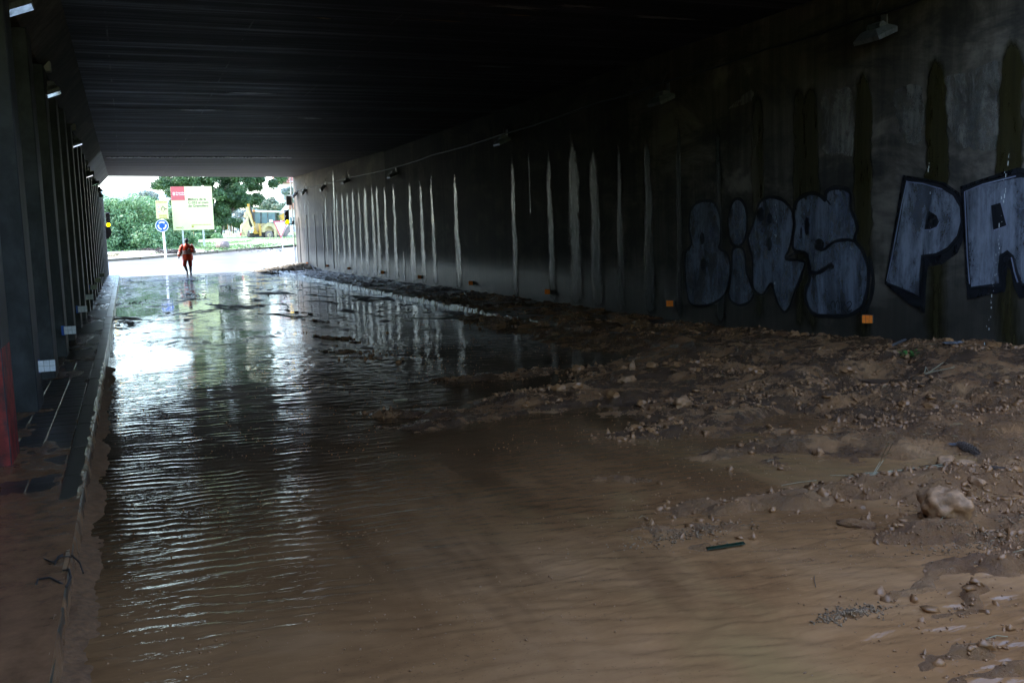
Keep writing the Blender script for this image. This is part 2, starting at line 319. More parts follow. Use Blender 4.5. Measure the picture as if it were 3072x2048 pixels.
MT = dict(
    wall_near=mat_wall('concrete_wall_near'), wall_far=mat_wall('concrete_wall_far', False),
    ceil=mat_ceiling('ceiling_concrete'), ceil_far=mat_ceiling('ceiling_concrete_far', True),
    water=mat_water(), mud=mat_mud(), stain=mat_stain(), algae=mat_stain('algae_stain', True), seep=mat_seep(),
    g_fill=mat_paint('graffiti_fill', (0.21, 0.235, 0.29), 0.75, (0.03, 0.033, 0.04), 0.8), g_fill2=mat_paint('graffiti_fill_pale', (0.29, 0.31, 0.36), 0.75, (0.05, 0.055, 0.068), 0.65),
    g_dark=mat_paint('graffiti_black', (0.004, 0.005, 0.009), 0.3, (0.012, 0.012, 0.013), 0.35), g_line=mat_paint('graffiti_black_line', (0.004, 0.005, 0.009), 0.3, (0.012, 0.012, 0.013), 0.9, True), g_hi=mat_paint('graffiti_highlight', (0.36, 0.37, 0.47), 0.5, (0.12, 0.14, 0.21), 0.8, True),
    asphalt=simple('asphalt', (0.05, 0.048, 0.046), 0.5, scale=10, var=0.3, bump=0.4),
    kerb=simple('kerb_stone', (0.055, 0.044, 0.03), 0.3, var=0.35, scale=3, bump=0.3, dirt=(0.06, 0.045, 0.035)),
    slab=simple('paving_slab', (0.045, 0.034, 0.028), 0.3, var=0.35, scale=3, bump=0.4, dirt=(0.08, 0.045, 0.03)),
    pil=simple('pilaster_concrete', (0.028, 0.029, 0.031), 0.6, var=0.8, scale=2.2, bump=0.5, dirt=(0.006, 0.006, 0.007)),
    red=simple('red_paint', (0.22, 0.02, 0.016), 0.6, var=0.7, scale=11, dirt=(0.035, 0.022, 0.022)),
    rubber=simple('dark_rubber', (0.012, 0.012, 0.013), 0.6), black=simple('black_plastic', (0.012, 0.012, 0.013), 0.45),
    greymetal=simple('grey_housing', (0.10, 0.10, 0.11), 0.5, 0.0, 0.25, 20, dirt=(0.04, 0.04, 0.04)),
    glass=simple('lamp_glass', (0.05, 0.055, 0.07), 0.03, spec=1.0), galv=simple('galvanised_steel', (0.5, 0.5, 0.5), 0.4, 0.7, 0.1),
    orange_ref=simple('orange_reflector', (0.9, 0.2, 0.02), 0.3, var=0.15, scale=30), white_ref=simple('white_reflector', (0.75, 0.76, 0.8), 0.35, var=0.15, scale=20),
    blue=simple('blue_sheet', (0.01, 0.09, 0.42), 0.35, var=0.05), white=simple('white_paint', (0.78, 0.78, 0.76), 0.45, var=0.05),
    redp=simple('red_border', (0.62, 0.10, 0.12), 0.5, var=0.1), cream=simple('cream_panel', (0.66, 0.65, 0.32), 0.55, var=0.04, scale=1),
    pinkred=simple('faded_red_panel', (0.50, 0.09, 0.09), 0.55, var=0.06), yel=simple('yellow_panel', (0.66, 0.62, 0.28), 0.5, var=0.06),
    yeltxt=simple('yellow_lettering', (0.36, 0.28, 0.01), 0.5, var=0.05), txt=simple('dark_lettering', (0.02, 0.02, 0.006), 0.6, var=0.1),
    jacket=simple('orange_rainwear', (0.72, 0.07, 0.02), 0.45, var=0.2, scale=12, bump=0.4), trous=simple('orange_trousers', (0.34, 0.035, 0.02), 0.55, var=0.25, scale=12),
    silver=simple('reflective_tape', (0.55, 0.55, 0.5), 0.35), skin=simple('skin', (0.12, 0.06, 0.04), 0.5), hair=simple('dark_hair', (0.015, 0.014, 0.018), 0.6),
    boot=simple('dark_boots', (0.025, 0.02, 0.028), 0.35), denim=simple('blue_cloth', (0.08, 0.12, 0.22), 0.8),
    cat_y=simple('machine_yellow', (0.52, 0.27, 0.015), 0.45, var=0.15, scale=3, dirt=(0.45, 0.36, 0.2)), cat_p=simple('mud_splashed_yellow', (0.56, 0.44, 0.22), 0.6, var=0.25, scale=3, dirt=(0.34, 0.28, 0.2)),
    dirtyblack=simple('machine_black', (0.035, 0.032, 0.03), 0.5, var=0.3, scale=4), tyre=simple('muddy_tyre', (0.19, 0.155, 0.13), 0.8, var=0.3, scale=4, bump=0.5),
    window=simple('cab_glass', (0.07, 0.13, 0.17), 0.08, spec=0.9, var=0.3, scale=1.5), amber=simple('amber_light', (0.9, 0.6, 0.02), 0.4, emit=(1.0, 0.62, 0.0, 1), es=1.6),
    bark=simple('bark', (0.09, 0.07, 0.055), 0.9, var=0.4, scale=8, bump=0.6), stake=simple('wood_stake', (0.36, 0.21, 0.11), 0.8, var=0.2),
    grass=simple('roundabout_grass', (0.17, 0.26, 0.11), 0.9, var=0.35, scale=0.9, dirt=(0.30, 0.27, 0.19)), verge=simple('verge_soil', (0.30, 0.27, 0.22), 0.9, var=0.25, scale=1.5, dirt=(0.40, 0.37, 0.32)),
    road_out=simple('muddy_road', (0.17, 0.152, 0.13), 0.32, var=0.25, scale=0.4, dirt=(0.11, 0.092, 0.07)), blade=mat_leaf('grass_blades', (0.10, 0.2, 0.06), (0.17, 0.29, 0.10), (0.28, 0.38, 0.17)),
    hedge=mat_leaf('hedge_leaves', (0.07, 0.16, 0.055), (0.15, 0.29, 0.12), (0.34, 0.46, 0.26), 0.3), pine=mat_leaf('pine_foliage', (0.022, 0.055, 0.022), (0.05, 0.11, 0.04), (0.13, 0.22, 0.08), 0.2),  # hedge leaf colours lightened in place of outdoor haze
    olean=mat_leaf('oleander_leaves', (0.09, 0.15, 0.10), (0.17, 0.24, 0.16), (0.42, 0.38, 0.30), 0.3), palegr=mat_leaf('silver_leaves', (0.22, 0.27, 0.26), (0.34, 0.40, 0.38), (0.55, 0.58, 0.58), 0.3),
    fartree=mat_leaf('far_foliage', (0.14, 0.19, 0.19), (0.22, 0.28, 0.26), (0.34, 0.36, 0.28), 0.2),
    sprig=mat_leaf('green_sprig', (0.03, 0.14, 0.02), (0.05, 0.2, 0.03), (0.08, 0.28, 0.05)), straw=simple('straw', (0.30, 0.25, 0.15), 0.7, var=0.3, scale=20),
    twig=simple('twig_bark', (0.03, 0.022, 0.018), 0.7, var=0.3), cone=simple('pine_cone', (0.10, 0.065, 0.045), 0.6, var=0.3, scale=30),
    clod=simple('mud_clod', (0.26, 0.12, 0.046), 0.4, var=0.3, scale=14, bump=0.7), gravel=simple('gravel', (0.20, 0.115, 0.055), 0.6, var=0.5, scale=20),
    rock=simple('muddy_rock', (0.30, 0.15, 0.066), 0.6, var=0.45, scale=22, bump=1.0), glassgreen=simple('green_glass', (0.012, 0.03, 0.018), 0.1, spec=0.8),
    brick=simple('brick_facade', (0.46, 0.20, 0.17), 0.8, var=0.1), render_w=simple('white_render', (0.75, 0.73, 0.70), 0.8, var=0.05), roof=simple('roof_tiles', (0.38, 0.18, 0.12), 0.8),
    drum=simple('muddy_drum', (0.22, 0.16, 0.15), 0.7, var=0.3, scale=4), litter=simple('pale_litter', (0.12, 0.11, 0.11), 0.4), concrete=simple('plain_concrete', (0.32, 0.31, 0.29), 0.8, var=0.2, scale=2),
    stripe=simple('road_paint', (0.6, 0.6, 0.58), 0.35, var=0.3, scale=4),
)

# ---------------------------------------------------------------- builders
class MB:
    def __init__(s): s.v = []; s.f = []
    def add(s, vs, fs):
        o = len(s.v); s.v += [tuple(v) for v in vs]; s.f += [tuple(i + o for i in f) for f in fs]; return s
    def box(s, x0, x1, y0, y1, z0, z1, bev=0.0, mtx=None):
        if bev:
            bm = bmesh.new(); bmesh.ops.create_cube(bm, size=1)
            for v in bm.verts:
                v.co = Vector(((x0 + x1) / 2 + v.co.x * (x1 - x0), (y0 + y1) / 2 + v.co.y * (y1 - y0), (z0 + z1) / 2 + v.co.z * (z1 - z0)))
            bmesh.ops.bevel(bm, geom=bm.edges[:], offset=bev, segments=1, affect='EDGES')
            vs = [v.co.copy() for v in bm.verts]; bm.verts.index_update(); fs = [[v.index for v in f.verts] for f in bm.faces]; bm.free()
        else:
            vs = [Vector(p) for p in ((x0, y0, z0), (x1, y0, z0), (x1, y1, z0), (x0, y1, z0), (x0, y0, z1), (x1, y0, z1), (x1, y1, z1), (x0, y1, z1))]
            fs = [(0, 3, 2, 1), (4, 5, 6, 7), (0, 1, 5, 4), (1, 2, 6, 5), (2, 3, 7, 6), (3, 0, 4, 7)]
        if mtx: vs = [mtx @ v for v in vs]
        return s.add(vs, fs)
    def tube(s, pts, rad, n=8, cap=True):
        pts = [Vector(p) for p in pts]; rs = rad if isinstance(rad, (list, tuple)) else [rad] * len(pts)
        vs = []; fs = []; up = None
        for i, p in enumerate(pts):
            t = (pts[min(i + 1, len(pts) - 1)] - pts[max(i - 1, 0)]).normalized()
            if up is None: up = t.orthogonal().normalized()
            a = (up - t * up.dot(t)).normalized(); up = a; c = t.cross(a)
            for k in range(n):
                an = 2 * math.pi * k / n; vs.append(p + (a * math.cos(an) + c * math.sin(an)) * rs[i])
        for i in range(len(pts) - 1):
            for k in range(n): fs.append((i * n + k, i * n + (k + 1) % n, (i + 1) * n + (k + 1) % n, (i + 1) * n + k))
        if cap: fs.append(tuple(range(n - 1, -1, -1))); fs.append(tuple((len(pts) - 1) * n + k for k in range(n)))
        return s.add(vs, fs)
    def prism(s, poly, t0, t1, fn):
        """poly: 2-D outline, extruded between t0 and t1; fn(a, b, t) -> point"""
        n = len(poly); vs = [fn(a, b, t0) for a, b in poly] + [fn(a, b, t1) for a, b in poly]
        tri = tessellate_polygon([[Vector((a, b, 0)) for a, b in poly]])
        fs = [tuple(t) for t in tri] + [tuple(n + i for i in reversed(t)) for t in tri] + [(i, (i + 1) % n, n + (i + 1) % n, n + i) for i in range(n)]
        return s.add(vs, fs)
    def rock(s, c, r, sq=(1, 1, 0.7), seed=0, sub=1, rough=0.25):
        bm = bmesh.new(); bmesh.ops.create_icosphere(bm, subdivisions=sub, radius=1); rr = random.Random(seed)
        ph = [rr.uniform(0, 9) for _ in range(6)]; az = rr.uniform(0, 6.28)
        vs = []
        for v in bm.verts:
            d = v.co
            k = 1 + rough * (math.sin(d.x * 3 + ph[0]) * math.cos(d.y * 4 + ph[1]) + 0.6 * math.sin(d.z * 6 + ph[2]) * math.sin(d.x * 7 + ph[3])) + rr.uniform(-1, 1) * rough * 0.35
            x, y, z = d.x * sq[0] * k * r, d.y * sq[1] * k * r, d.z * sq[2] * k * r
            vs.append((c[0] + x * math.cos(az) - y * math.sin(az), c[1] + x * math.sin(az) + y * math.cos(az), c[2] + z))
        bm.verts.index_update(); fs = [[v.index for v in f.verts] for f in bm.faces]; bm.free()
        return s.add(vs, fs)
    def build(s, name, mat, parent=None, smooth=False):
        me = bpy.data.meshes.new(name); me.from_pydata(s.v, [], s.f); me.materials.append(mat)
        bm = bmesh.new(); bm.from_mesh(me); bmesh.ops.recalc_face_normals(bm, faces=bm.faces[:]); bm.to_mesh(me); bm.free()
        if smooth: me.polygons.foreach_set('use_smooth', [True] * len(me.polygons))
        me.update()
        o = bpy.data.objects.new(name, me); COL.objects.link(o)
        if parent: o.parent = parent
        return o

def tag(o, label, cat, group=None):
    o['label'] = label; o['category'] = cat
    if group: o['group'] = group
    return o
def thing(name, label, cat, loc=(0, 0, 0), rz=0.0, group=None):
    o = bpy.data.objects.new(name, None); COL.objects.link(o); o.location = loc; o.rotation_euler = (0, 0, rz); o.empty_display_size = 0.2
    return tag(o, label, cat, group)
def struct(o): o['kind'] = 'structure'; return o
def copy_tree(o, parent=None):
    c = o.copy(); COL.objects.link(c)
    if parent: c.parent = parent
    for ch in list(o.children): copy_tree(ch, c)
    return c
def grid(name, xs, ys, Z, mat, smooth=True):
    """height field; xs (n), ys (m), Z (m,n)"""
    n, m = len(xs), len(ys)
    X, Y = np.meshgrid(xs, ys); co = np.stack([X, Y, Z], -1).reshape(-1, 3).astype(np.float32)
    idx = np.arange(n * m).reshape(m, n)
    q = np.stack([idx[:-1, :-1], idx[:-1, 1:], idx[1:, 1:], idx[1:, :-1]], -1).reshape(-1, 4).astype(np.int32)
    return rawmesh(name, co, q, mat, smooth)
def rawmesh(name, co, faces, mat, smooth=False, parent=None):
    k = faces.shape[1]; me = bpy.data.meshes.new(name)
    me.vertices.add(len(co)); me.vertices.foreach_set('co', co.astype(np.float32).ravel())
    me.loops.add(faces.size); me.loops.foreach_set('vertex_index', faces.astype(np.int32).ravel())
    me.polygons.add(len(faces)); me.polygons.foreach_set('loop_start', np.arange(0, faces.size, k, dtype=np.int32))
    me.update(calc_edges=True); me.materials.append(mat)
    if smooth: me.polygons.foreach_set('use_smooth', np.ones(len(faces), bool))
    o = bpy.data.objects.new(name, me); COL.objects.link(o)
    if parent: o.parent = parent
    return o

WR, WL = 8.7, -1.12
ZC = 4.62
YJ, YP, YPR = 33.3, 50.3, 53.0
KR, KL = 6.72, -0.36
PV = 0.13
PVR = 0.08
def ceil_z(Y): return ZC if Y <= YJ else ZC + 0.03 + (Y - YJ) * 0.0155

# ================================================================ THE SETTING
# road bed of the underpass, ground outside
o = MB().box(KL, KR, -12, YP + 1, -0.5, -0.10).build('road', MT['asphalt']); struct(o)
ys = np.concatenate([[50.2], np.arange(52.8, 88, 2.0), np.arange(88, 150, 4), [150, 200, 300, 600, 1200]])
xs = np.array([-600, -200, -90, -60, -40, -30, -24, -18, -12, -6, 0, 6, 12, 18, 24, 30, 45, 60, 90, 200, 400, 900.0])
Z = np.array([[terr(y) - 0.03 for x in xs] for y in ys])
struct(grid('ground', xs, ys, Z, MT['road_out'], True))
# ground behind the camera's end of the underpass
struct(MB().box(-60, 60, -70, -8.0, -0.6, -0.03).build('road', MT['road_out']))
ysb = np.linspace(-60, -13, 24); xsb = np.linspace(-60, 60, 30); X, Y = np.meshgrid(xsb, ysb)
struct(grid('sky_blocker_hill', xsb, ysb, 9.0 * sstep(-13, -24, Y) + 0.6 * fbm(X / 4, Y / 4, 3, 8) - 0.3, MT['grass']))  # unseen hill, added to block low sky and darken the tunnel

# roundabout island: kerb line read from the photograph
kp = [onterr(x, y) for x, y in ((120, 788), (314, 784), (420, 777), (544, 767), (650, 758), (760, 748), (868, 734), (960, 722))]
far = [Vector((70, 118, terr(118))), Vector((60, 150, terr(150))), Vector((-60, 150, terr(150))), Vector((-45, 100, terr(100)))]
island = [(p.x, p.y) for p in kp + far]
mbk = thing('roundabout_kerb', 'pale kerb curving round the grass island beyond the tunnel mouth', 'kerb')
for a, c in zip(kp[:-1], kp[1:]):
    n = max(1, int((c - a).length / 1.6))
    for k in range(n):
        p = a.lerp(c, k / n); q = a.lerp(c, (k + 0.97) / n); t = (q - p).normalized(); s_ = Vector((-t.y, t.x, 0)) * 0.1
        vs = [p - s_, q - s_, q + s_, p + s_]
        MB().add([v + Vector((0, 0, -0.05)) for v in vs] + [v + Vector((0, 0, 0.13)) for v in vs], [(0, 3, 2, 1), (4, 5, 6, 7), (0, 1, 5, 4), (1, 2, 6, 5), (2, 3, 7, 6), (3, 0, 4, 7)]).build('kerb_stone', MT['kerb'], mbk)
def pip(x, y, poly):
    c = False; n = len(poly)
    for i in range(n):
        x1, y1 = poly[i]; x2, y2 = poly[i - 1]
        if (y1 > y) != (y2 > y) and x < (x2 - x1) * (y - y1) / (y2 - y1) + x1: c = not c
    return c
bm = bmesh.new()
vts = [bm.verts.new((x, y, terr(y) + 0.1)) for x, y in island]; f = bm.faces.new(vts)
bmesh.ops.triangulate(bm, faces=[f])
for _ in range(4): bmesh.ops.subdivide_edges(bm, edges=[e for e in bm.edges if e.calc_length() > 2.5], cuts=1, use_grid_fill=True)
for v in bm.verts:
    bump = 0.12 * math.sin(v.co.x * 0.5) * math.sin(v.co.y * 0.3)
    v.co.z = terr(v.co.y) + 0.1 + max(0, min(1, (v.co.y - 80) / 10)) * (0.1 + bump)
me = bpy.data.meshes.new('grass_island'); bm.to_mesh(me); bm.free(); me.materials.append(MT['grass'])
o = bpy.data.objects.new('grass_island', me); COL.objects.link(o); struct(o)
me.polygons.foreach_set('use_smooth', [True] * len(me.polygons))
# verge of bare soil between kerb and lawn at the left
vk = [kp[i] + (kp[i + 1] - kp[i]).cross(Vector((0, 0, -1))).normalized() * 0.0 for i in range(5)]
inner = [onterr(x, y) for x, y in ((660, 752), (560, 752), (470, 752), (330, 758), (120, 764))]
poly = [(p.x, p.y + 0.25) for p in kp[:5]] + [(p.x, p.y) for p in inner]
mb = MB(); tri = tessellate_polygon([[Vector((a, b_, 0)) for a, b_ in poly]])
mb.add([(a, b_, terr(b_) + 0.125) for a, b_ in poly], [tuple(t) for t in tri]); struct(mb.build('soil_verge', MT['verge']))
# grass tufts (stuff)
def tufts(name, n, area, mat, h, wd, ground, label):
    pts = []
    while len(pts) < n:
        x = random.uniform(*area[0]); y = random.uniform(*area[1])
        if ground(x, y) is not None: pts.append((x, y, ground(x, y)))
    P = np.array(pts); ang = RNG.uniform(0, 6.28, n); hh = h * RNG.uniform(0.5, 1.3, n); d = np.stack([np.cos(ang), np.sin(ang), 0 * ang], -1)
    tilt = RNG.normal(0, 0.4, (n, 2)) * hh[:, None]
    a = P - d * wd; b_ = P + d * wd; c = P + np.stack([tilt[:, 0], tilt[:, 1], hh], -1)
    co = np.stack([a, b_, c], 1).reshape(-1, 3); fc = np.arange(3 * n).reshape(-1, 3)
    o = rawmesh(name, co, fc, mat); o['kind'] = 'stuff'; tag(o, label, 'grass'); return o
def gisl(x, y):
    if not pip(x, y, island): return None
    if fbm(np.array([x * 0.25]), np.array([y * 0.25]), 3, 5)[0] < 0.42: return None
    return terr(y) + 0.1
tufts('grass', 26000, ((-12, 45), (70, 125)), MT['blade'], 0.16, 0.05, gisl, 'short pale green grass covering the roundabout island')

# hills far behind
xs = np.linspace(-300, 300, 60); ys = np.linspace(380, 700, 12)
X, Y = np.meshgrid(xs, ys)
Z = 2 + 26 * np.exp(-((X + 10) / 90) ** 2) * sstep(380, 560, Y) + 5 * fbm(X / 30, Y / 30, 4, 3) * sstep(380, 420, Y)
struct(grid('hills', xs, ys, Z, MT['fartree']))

# ---------------------------------------------------------------- ceiling (parts: two deck slabs, joint, seepage)
def slab_prism(name, pts, z0, z1, mat, par=None):
    n = len(pts); mb = MB()
    vs = [(x, y, z0 if not callable(z0) else z0(y)) for x, y in pts] + [(x, y, z1) for x, y in pts]
    mb.add(vs, [tuple(range(n)), tuple(n + k for k in range(n - 1, -1, -1))] + [(k, (k + 1) % n, n + (k + 1) % n, n + k) for k in range(n)])
    return mb.build(name, mat, par)
CEIL_L, CEIL_R = 1.2, 7.0        # the near edge of the deck runs askew over the road
o = slab_prism('ceiling', [(-2.2, CEIL_L), (WR + 0.6, CEIL_R), (WR + 0.6, YJ - 0.02), (-2.2, YJ - 0.02)], ZC, ZC + 1.2, MT['ceil']); struct(o); ceiling = o
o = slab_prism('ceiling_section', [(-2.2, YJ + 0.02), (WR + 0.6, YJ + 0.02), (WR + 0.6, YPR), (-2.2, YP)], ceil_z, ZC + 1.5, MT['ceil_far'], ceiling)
# haunch at the left
def haunch(y0, y1, mat, zt):
    mb = MB(); n = 6; vs = []
    for k in range(n + 1):
        y = y0 + (y1 - y0) * k / n; c = zt(y)
        vs += [(-0.50, y, c + 0.01), (-0.93, y, c - 0.45), (-1.6, y, c - 0.45), (-1.6, y, c + 0.01)]
    fs = []
    for k in range(n):
        for j in range(4): a = k * 4 + j; b_ = k * 4 + (j + 1) % 4; fs.append((a, b_, b_ + 4, a + 4))
    fs += [(0, 1, 2, 3), tuple(n * 4 + j for j in (3, 2, 1, 0))]
    return mb.add(vs, fs).build('haunch', mat, ceiling)
haunch(1.4, YJ - 0.02, MT['wall_near'], lambda y: ZC); haunch(YJ + 0.02, YP, MT['ceil_far'], ceil_z)
mb = MB()
for k in range(46):           # lime drip line across the far deck
    x = -0.4 + k * 0.14; yy = 36.6 + 0.12 * math.sin(k * 1.7) + 0.08 * math.sin(k * 0.6); d = random.uniform(0.02, 0.06)
    mb.box(x, x + 0.15, yy - d, yy + d, ceil_z(yy) - 0.03, ceil_z(yy) + 0.02)
mb.build('lime_crust', MT['seep'], ceiling)
def crust(px, py, rx, ry, mat):
    d = ray(px, py); t = (ZC - H0) / d[2]; x, y = d[0] * t, d[1] * t; vs = [(x, y, ZC - .006)]; e = [1.0]; n = 28
    for k in range(n):
        an = 2 * math.pi * k / n; q = random.uniform(.6, 1.2); vs.append((x + math.cos(an) * rx * q, y + math.sin(an) * ry * q, ZC - .004)); e.append(0.0)
    ob = MB().add(vs, [(0, 1 + k, 1 + (k + 1) % n) for k in range(n)]).build('lime_crust', mat, ceiling)
    at_ = ob.data.attributes.new('e', 'FLOAT', 'POINT'); at_.data.foreach_set('value', e)
def softmat(name, col):
    b = NB(name); b.set('Base Color', b.ramp(b.noise((3, 30, 1), 1.0, 5, 0.8), [(0.35, tuple(c * .2 for c in col)), (0.65, col)])).set('Roughness', 0.5)
    soft(b, 0.45, 0.8, b.noise((2.2, 22, 1), 1.0, 6, 0.8), 0.9, 0.9); return b.m
lime_ = softmat('lime_film', (0.34, 0.34, 0.36)); rust_ = softmat('rust_film', (0.30, 0.15, 0.04))
for c_ in ((1560, 22, 1.3, .25), (1720, 18, 1.2, .2), (1960, 52, 1.0, .22), (2060, 58, .7, .14), (1480, 200, 1.2, .25), (930, 355, .9, .5), (600, 330, 1.6, .4), (760, 280, 1.4, .35)): crust(*c_, lime_)
for c_ in ((975, 55, .3, .14), (1340, 62, .8, .16), (1550, 45, .6, .1), (1385, 40, .4, .08)): crust(*c_, rust_)
# ---------------------------------------------------------------- right wall
wall = thing('tunnel_wall', 'long stained concrete wall on the right with graffiti and wet streaks', 'wall', (0, 0, 0))
xsY = np.arange(-9, YJ - 0.03, 0.16); zs = np.linspace(-0.4, ZC + 0.0, 40)
def wallsheet(ya, yb, mat, top):
    ysn = int((yb - ya) / 0.2) + 1; yy = np.linspace(ya, yb, ysn); tt = np.linspace(0, 1, 26)
    Yg, Tg = np.meshgrid(yy, tt); Zg = -0.4 + Tg * (np.vectorize(top)(Yg) + 0.4)
    Xg = WR + 0.010 * (fbm(Yg * 0.8, Zg * 0.8, 4, 9) - 0.5) + 0.0 * Yg
    front = np.stack([Xg, Yg, Zg], -1).reshape(-1, 3); idx = np.arange(front.shape[0]).reshape(Yg.shape)
    q = np.stack([idx[:-1, :-1], idx[1:, :-1], idx[1:, 1:], idx[:-1, 1:]], -1).reshape(-1, 4)
    o = rawmesh('wall_panel', front, q, mat, True, wall)
    MB().box(WR + 0.02, WR + 0.7, ya, yb, -0.5, top(yb) + 0.0).build('wall_core', mat, wall)
    return o
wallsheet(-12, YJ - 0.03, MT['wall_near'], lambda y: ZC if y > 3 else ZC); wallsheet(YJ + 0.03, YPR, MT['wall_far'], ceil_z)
MB().box(WR + 0.03, WR + 0.3, YJ - 0.03, YJ + 0.03, -0.3, ZC).build('expansion_joint', MT['rubber'], wall)
for (px, py) in ((1050, 1150), (1030, 1150)): pass
def r4(x, y): return 800 + .3827 * x, 350 + .3827 * y
def r5(x, y): return 1400 + .4464 * x, 300 + .4464 * y
def r6(x, y): return 2000 + .4558 * x, 450 + .4558 * y
def r7(x, y): return 1800 + .5408 * x, .5408 * y
for x, yt, yb in ((252, 790, 1140), (312, 770, 1150), (375, 768, 1160), (438, 758, 1175), (508, 750, 1190)):
    Y0, zt = onwall(*r4(x, yt), WR); zb = 0.25
    MB().box(WR - 0.03, WR + 0.02, Y0 - 0.07, Y0 + 0.07, zb, zt).build('cover_strip', MT['rubber'], wall)
# wet drip streaks: widening downwards, ragged edges, a film 3 mm proud
STREAK = [(r4, 520, 350, 548, 1260, 8, 22), (r4, 545, 565, 575, 1260, 8, 18), (r4, 590, 560, 620, 1265, 14, 24), (r4, 628, 550, 665, 1275, 12, 28),
    (r4, 672, 535, 705, 1285, 14, 30), (r4, 720, 530, 755, 1300, 8, 26), (r4, 768, 515, 800, 1300, 16, 44), (r4, 822, 500, 862, 1310, 12, 44),
    (r4, 858, 485, 900, 1315, 10, 40), (r4, 922, 500, 957, 1320, 8, 44), (r4, 992, 485, 1027, 1330, 8, 48), (r4, 1115, 470, 1165, 1360, 14, 64),
    (r4, 1205, 470, 1242, 1365, 18, 54), (r4, 1285, 420, 1332, 1375, 10, 52), (r4, 1470, 395, 1517, 1400, 20, 66), (r4, 1075, 1030, 1085, 1345, 6, 22),
    (r4, 457, 590, 485, 1235, 8, 16), (r4, 300, 625, 312, 1160, 5, 10), (r4, 268, 630, 276, 900, 4, 7), (r4, 215, 640, 222, 860, 4, 8), (r4, 325, 625, 347, 1165, 6, 12),
    (r5, 305, 350, 340, 1370, 28, 52), (r5, 420, 360, 432, 780, 7, 12), (r5, 548, 295, 590, 1395, 32, 76), (r5, 712, 190, 745, 1415, 70, 118), (r5, 850, 270, 886, 1425, 55, 116),
    (r5, 1025, 250, 1045, 1445, 24, 78), (r5, 1215, 170, 1238, 1475, 40, 116), (r5, 1425, 60, 1440, 1505, 30, 74), (r5, 1690, 60, 1712, 1530, 36, 90),
    (r7, 875, 490, 885, 1790, 55, 74), (r7, 1110, 435, 1120, 1840, 60, 84), (r7, 1172, 428, 1185, 1850, 70, 90), (r7, 1462, 350, 1466, 1900, 80, 120),
    (r7, 1872, 262, 1866, 1960, 95, 160), (r7, 2285, 155, 2270, 2050, 110, 180), (r7, 2560, 60, 2550, 2100, 100, 170), (r4, 160, 700, 150, 701, 1, 1)]
for si, (fn, tx, ty, bx, by, wt, wb) in enumerate(STREAK[:-1]):
    Yt, zt = onwall(*fn(tx, ty)); Yb, zb = onwall(*fn(bx, by)); Ya, _ = onwall(*fn(bx - wb / 2, by)); Yc, _ = onwall(*fn(bx + wb / 2, by))
    Wd = abs(Ya - Yc); Wt = Wd * wt / wb; zb = max(zb, 0.1) if by > 1100 else zb
    n = 44; L = []; Rr = []; sd_ = si * 3.7
    for k in range(n + 1):
        t = k / n; z = zt + (zb - zt) * t
        wdt = (Wt + (Wd - Wt) * t ** 0.9) * (min(1, (t * 22) ** 0.5) if fn is r7 else .82 * min(1, (t * 7) ** 0.7))
        wob = 0.10 * Wd * math.sin(t * 13 + sd_) + 0.06 * Wd * math.sin(t * 31 + sd_ * 2)
        cy = (Yt + Yb) / 2 * 0 + Yt + (Yb - Yt) * t
        L.append((cy - wdt * (0.5 + random.uniform(-.07, .07)) + wob * .3, z)); Rr.append((cy + wdt * (0.5 + random.uniform(-.07, .07)) + wob * .3, z))
    vs = []; fs = []; ee = []
    for kk, ((a, z), (c, _)) in enumerate(zip(L, Rr)):
        t = kk / n; tp = min(1, t * 7) * min(1, (1 - t) * 16 + .35) * (1 - .62 * float(sstep(.4, .75, t)) if fn is r7 else 1)
        for q_, e_ in ((-.12, 0), (.12, .55), (.5, 1), (.88, .55), (1.12, 0)): vs.append((WR - 0.010 - .003 * e_, a + (c - a) * q_, z)); ee.append(e_ * tp)
    for k in range(n):
        for m_ in range(4): i = k * 5 + m_; fs.append((i, i + 1, i + 6, i + 5))
    ob = MB().add(vs, fs).build('wet_streak', MT['stain'] if fn is not r7 else MT['algae'], wall, True)
    at_ = ob.data.attributes.new('e', 'FLOAT', 'POINT'); at_.data.foreach_set('value', ee)

# graffiti, traced onto the wall (flat paint, 1 to 3 mm)
def cat(pts, closed=True, k=6):
    n = len(pts); out = []
    rng = range(n if closed else n - 1)
    for i in rng:
        p = [pts[(i + j) % n] if closed else pts[max(0, min(n - 1, i + j))] for j in (-1, 0, 1, 2)]
        for s_ in range(k):
            t = s_ / k
            out.append(tuple(0.5 * ((2 * p[1][a]) + (-p[0][a] + p[2][a]) * t + (2 * p[0][a] - 5 * p[1][a] + 4 * p[2][a] - p[3][a]) * t * t + (-p[0][a] + 3 * p[1][a] - 3 * p[2][a] + p[3][a]) * t ** 3) for a in (0, 1)))
    if not closed: out.append(pts[-1])
    return out
def w6(pts): return [onwall(*r6(x, y)) for x, y in pts]
def fill(pts, off, mat, par, name, smooth=True):
    P = w6(cat(pts) if smooth else pts)
    return MB().prism(P, WR - off, WR - off + 0.002, lambda a, c, t: (t, a, c)).build(name, mat, par)
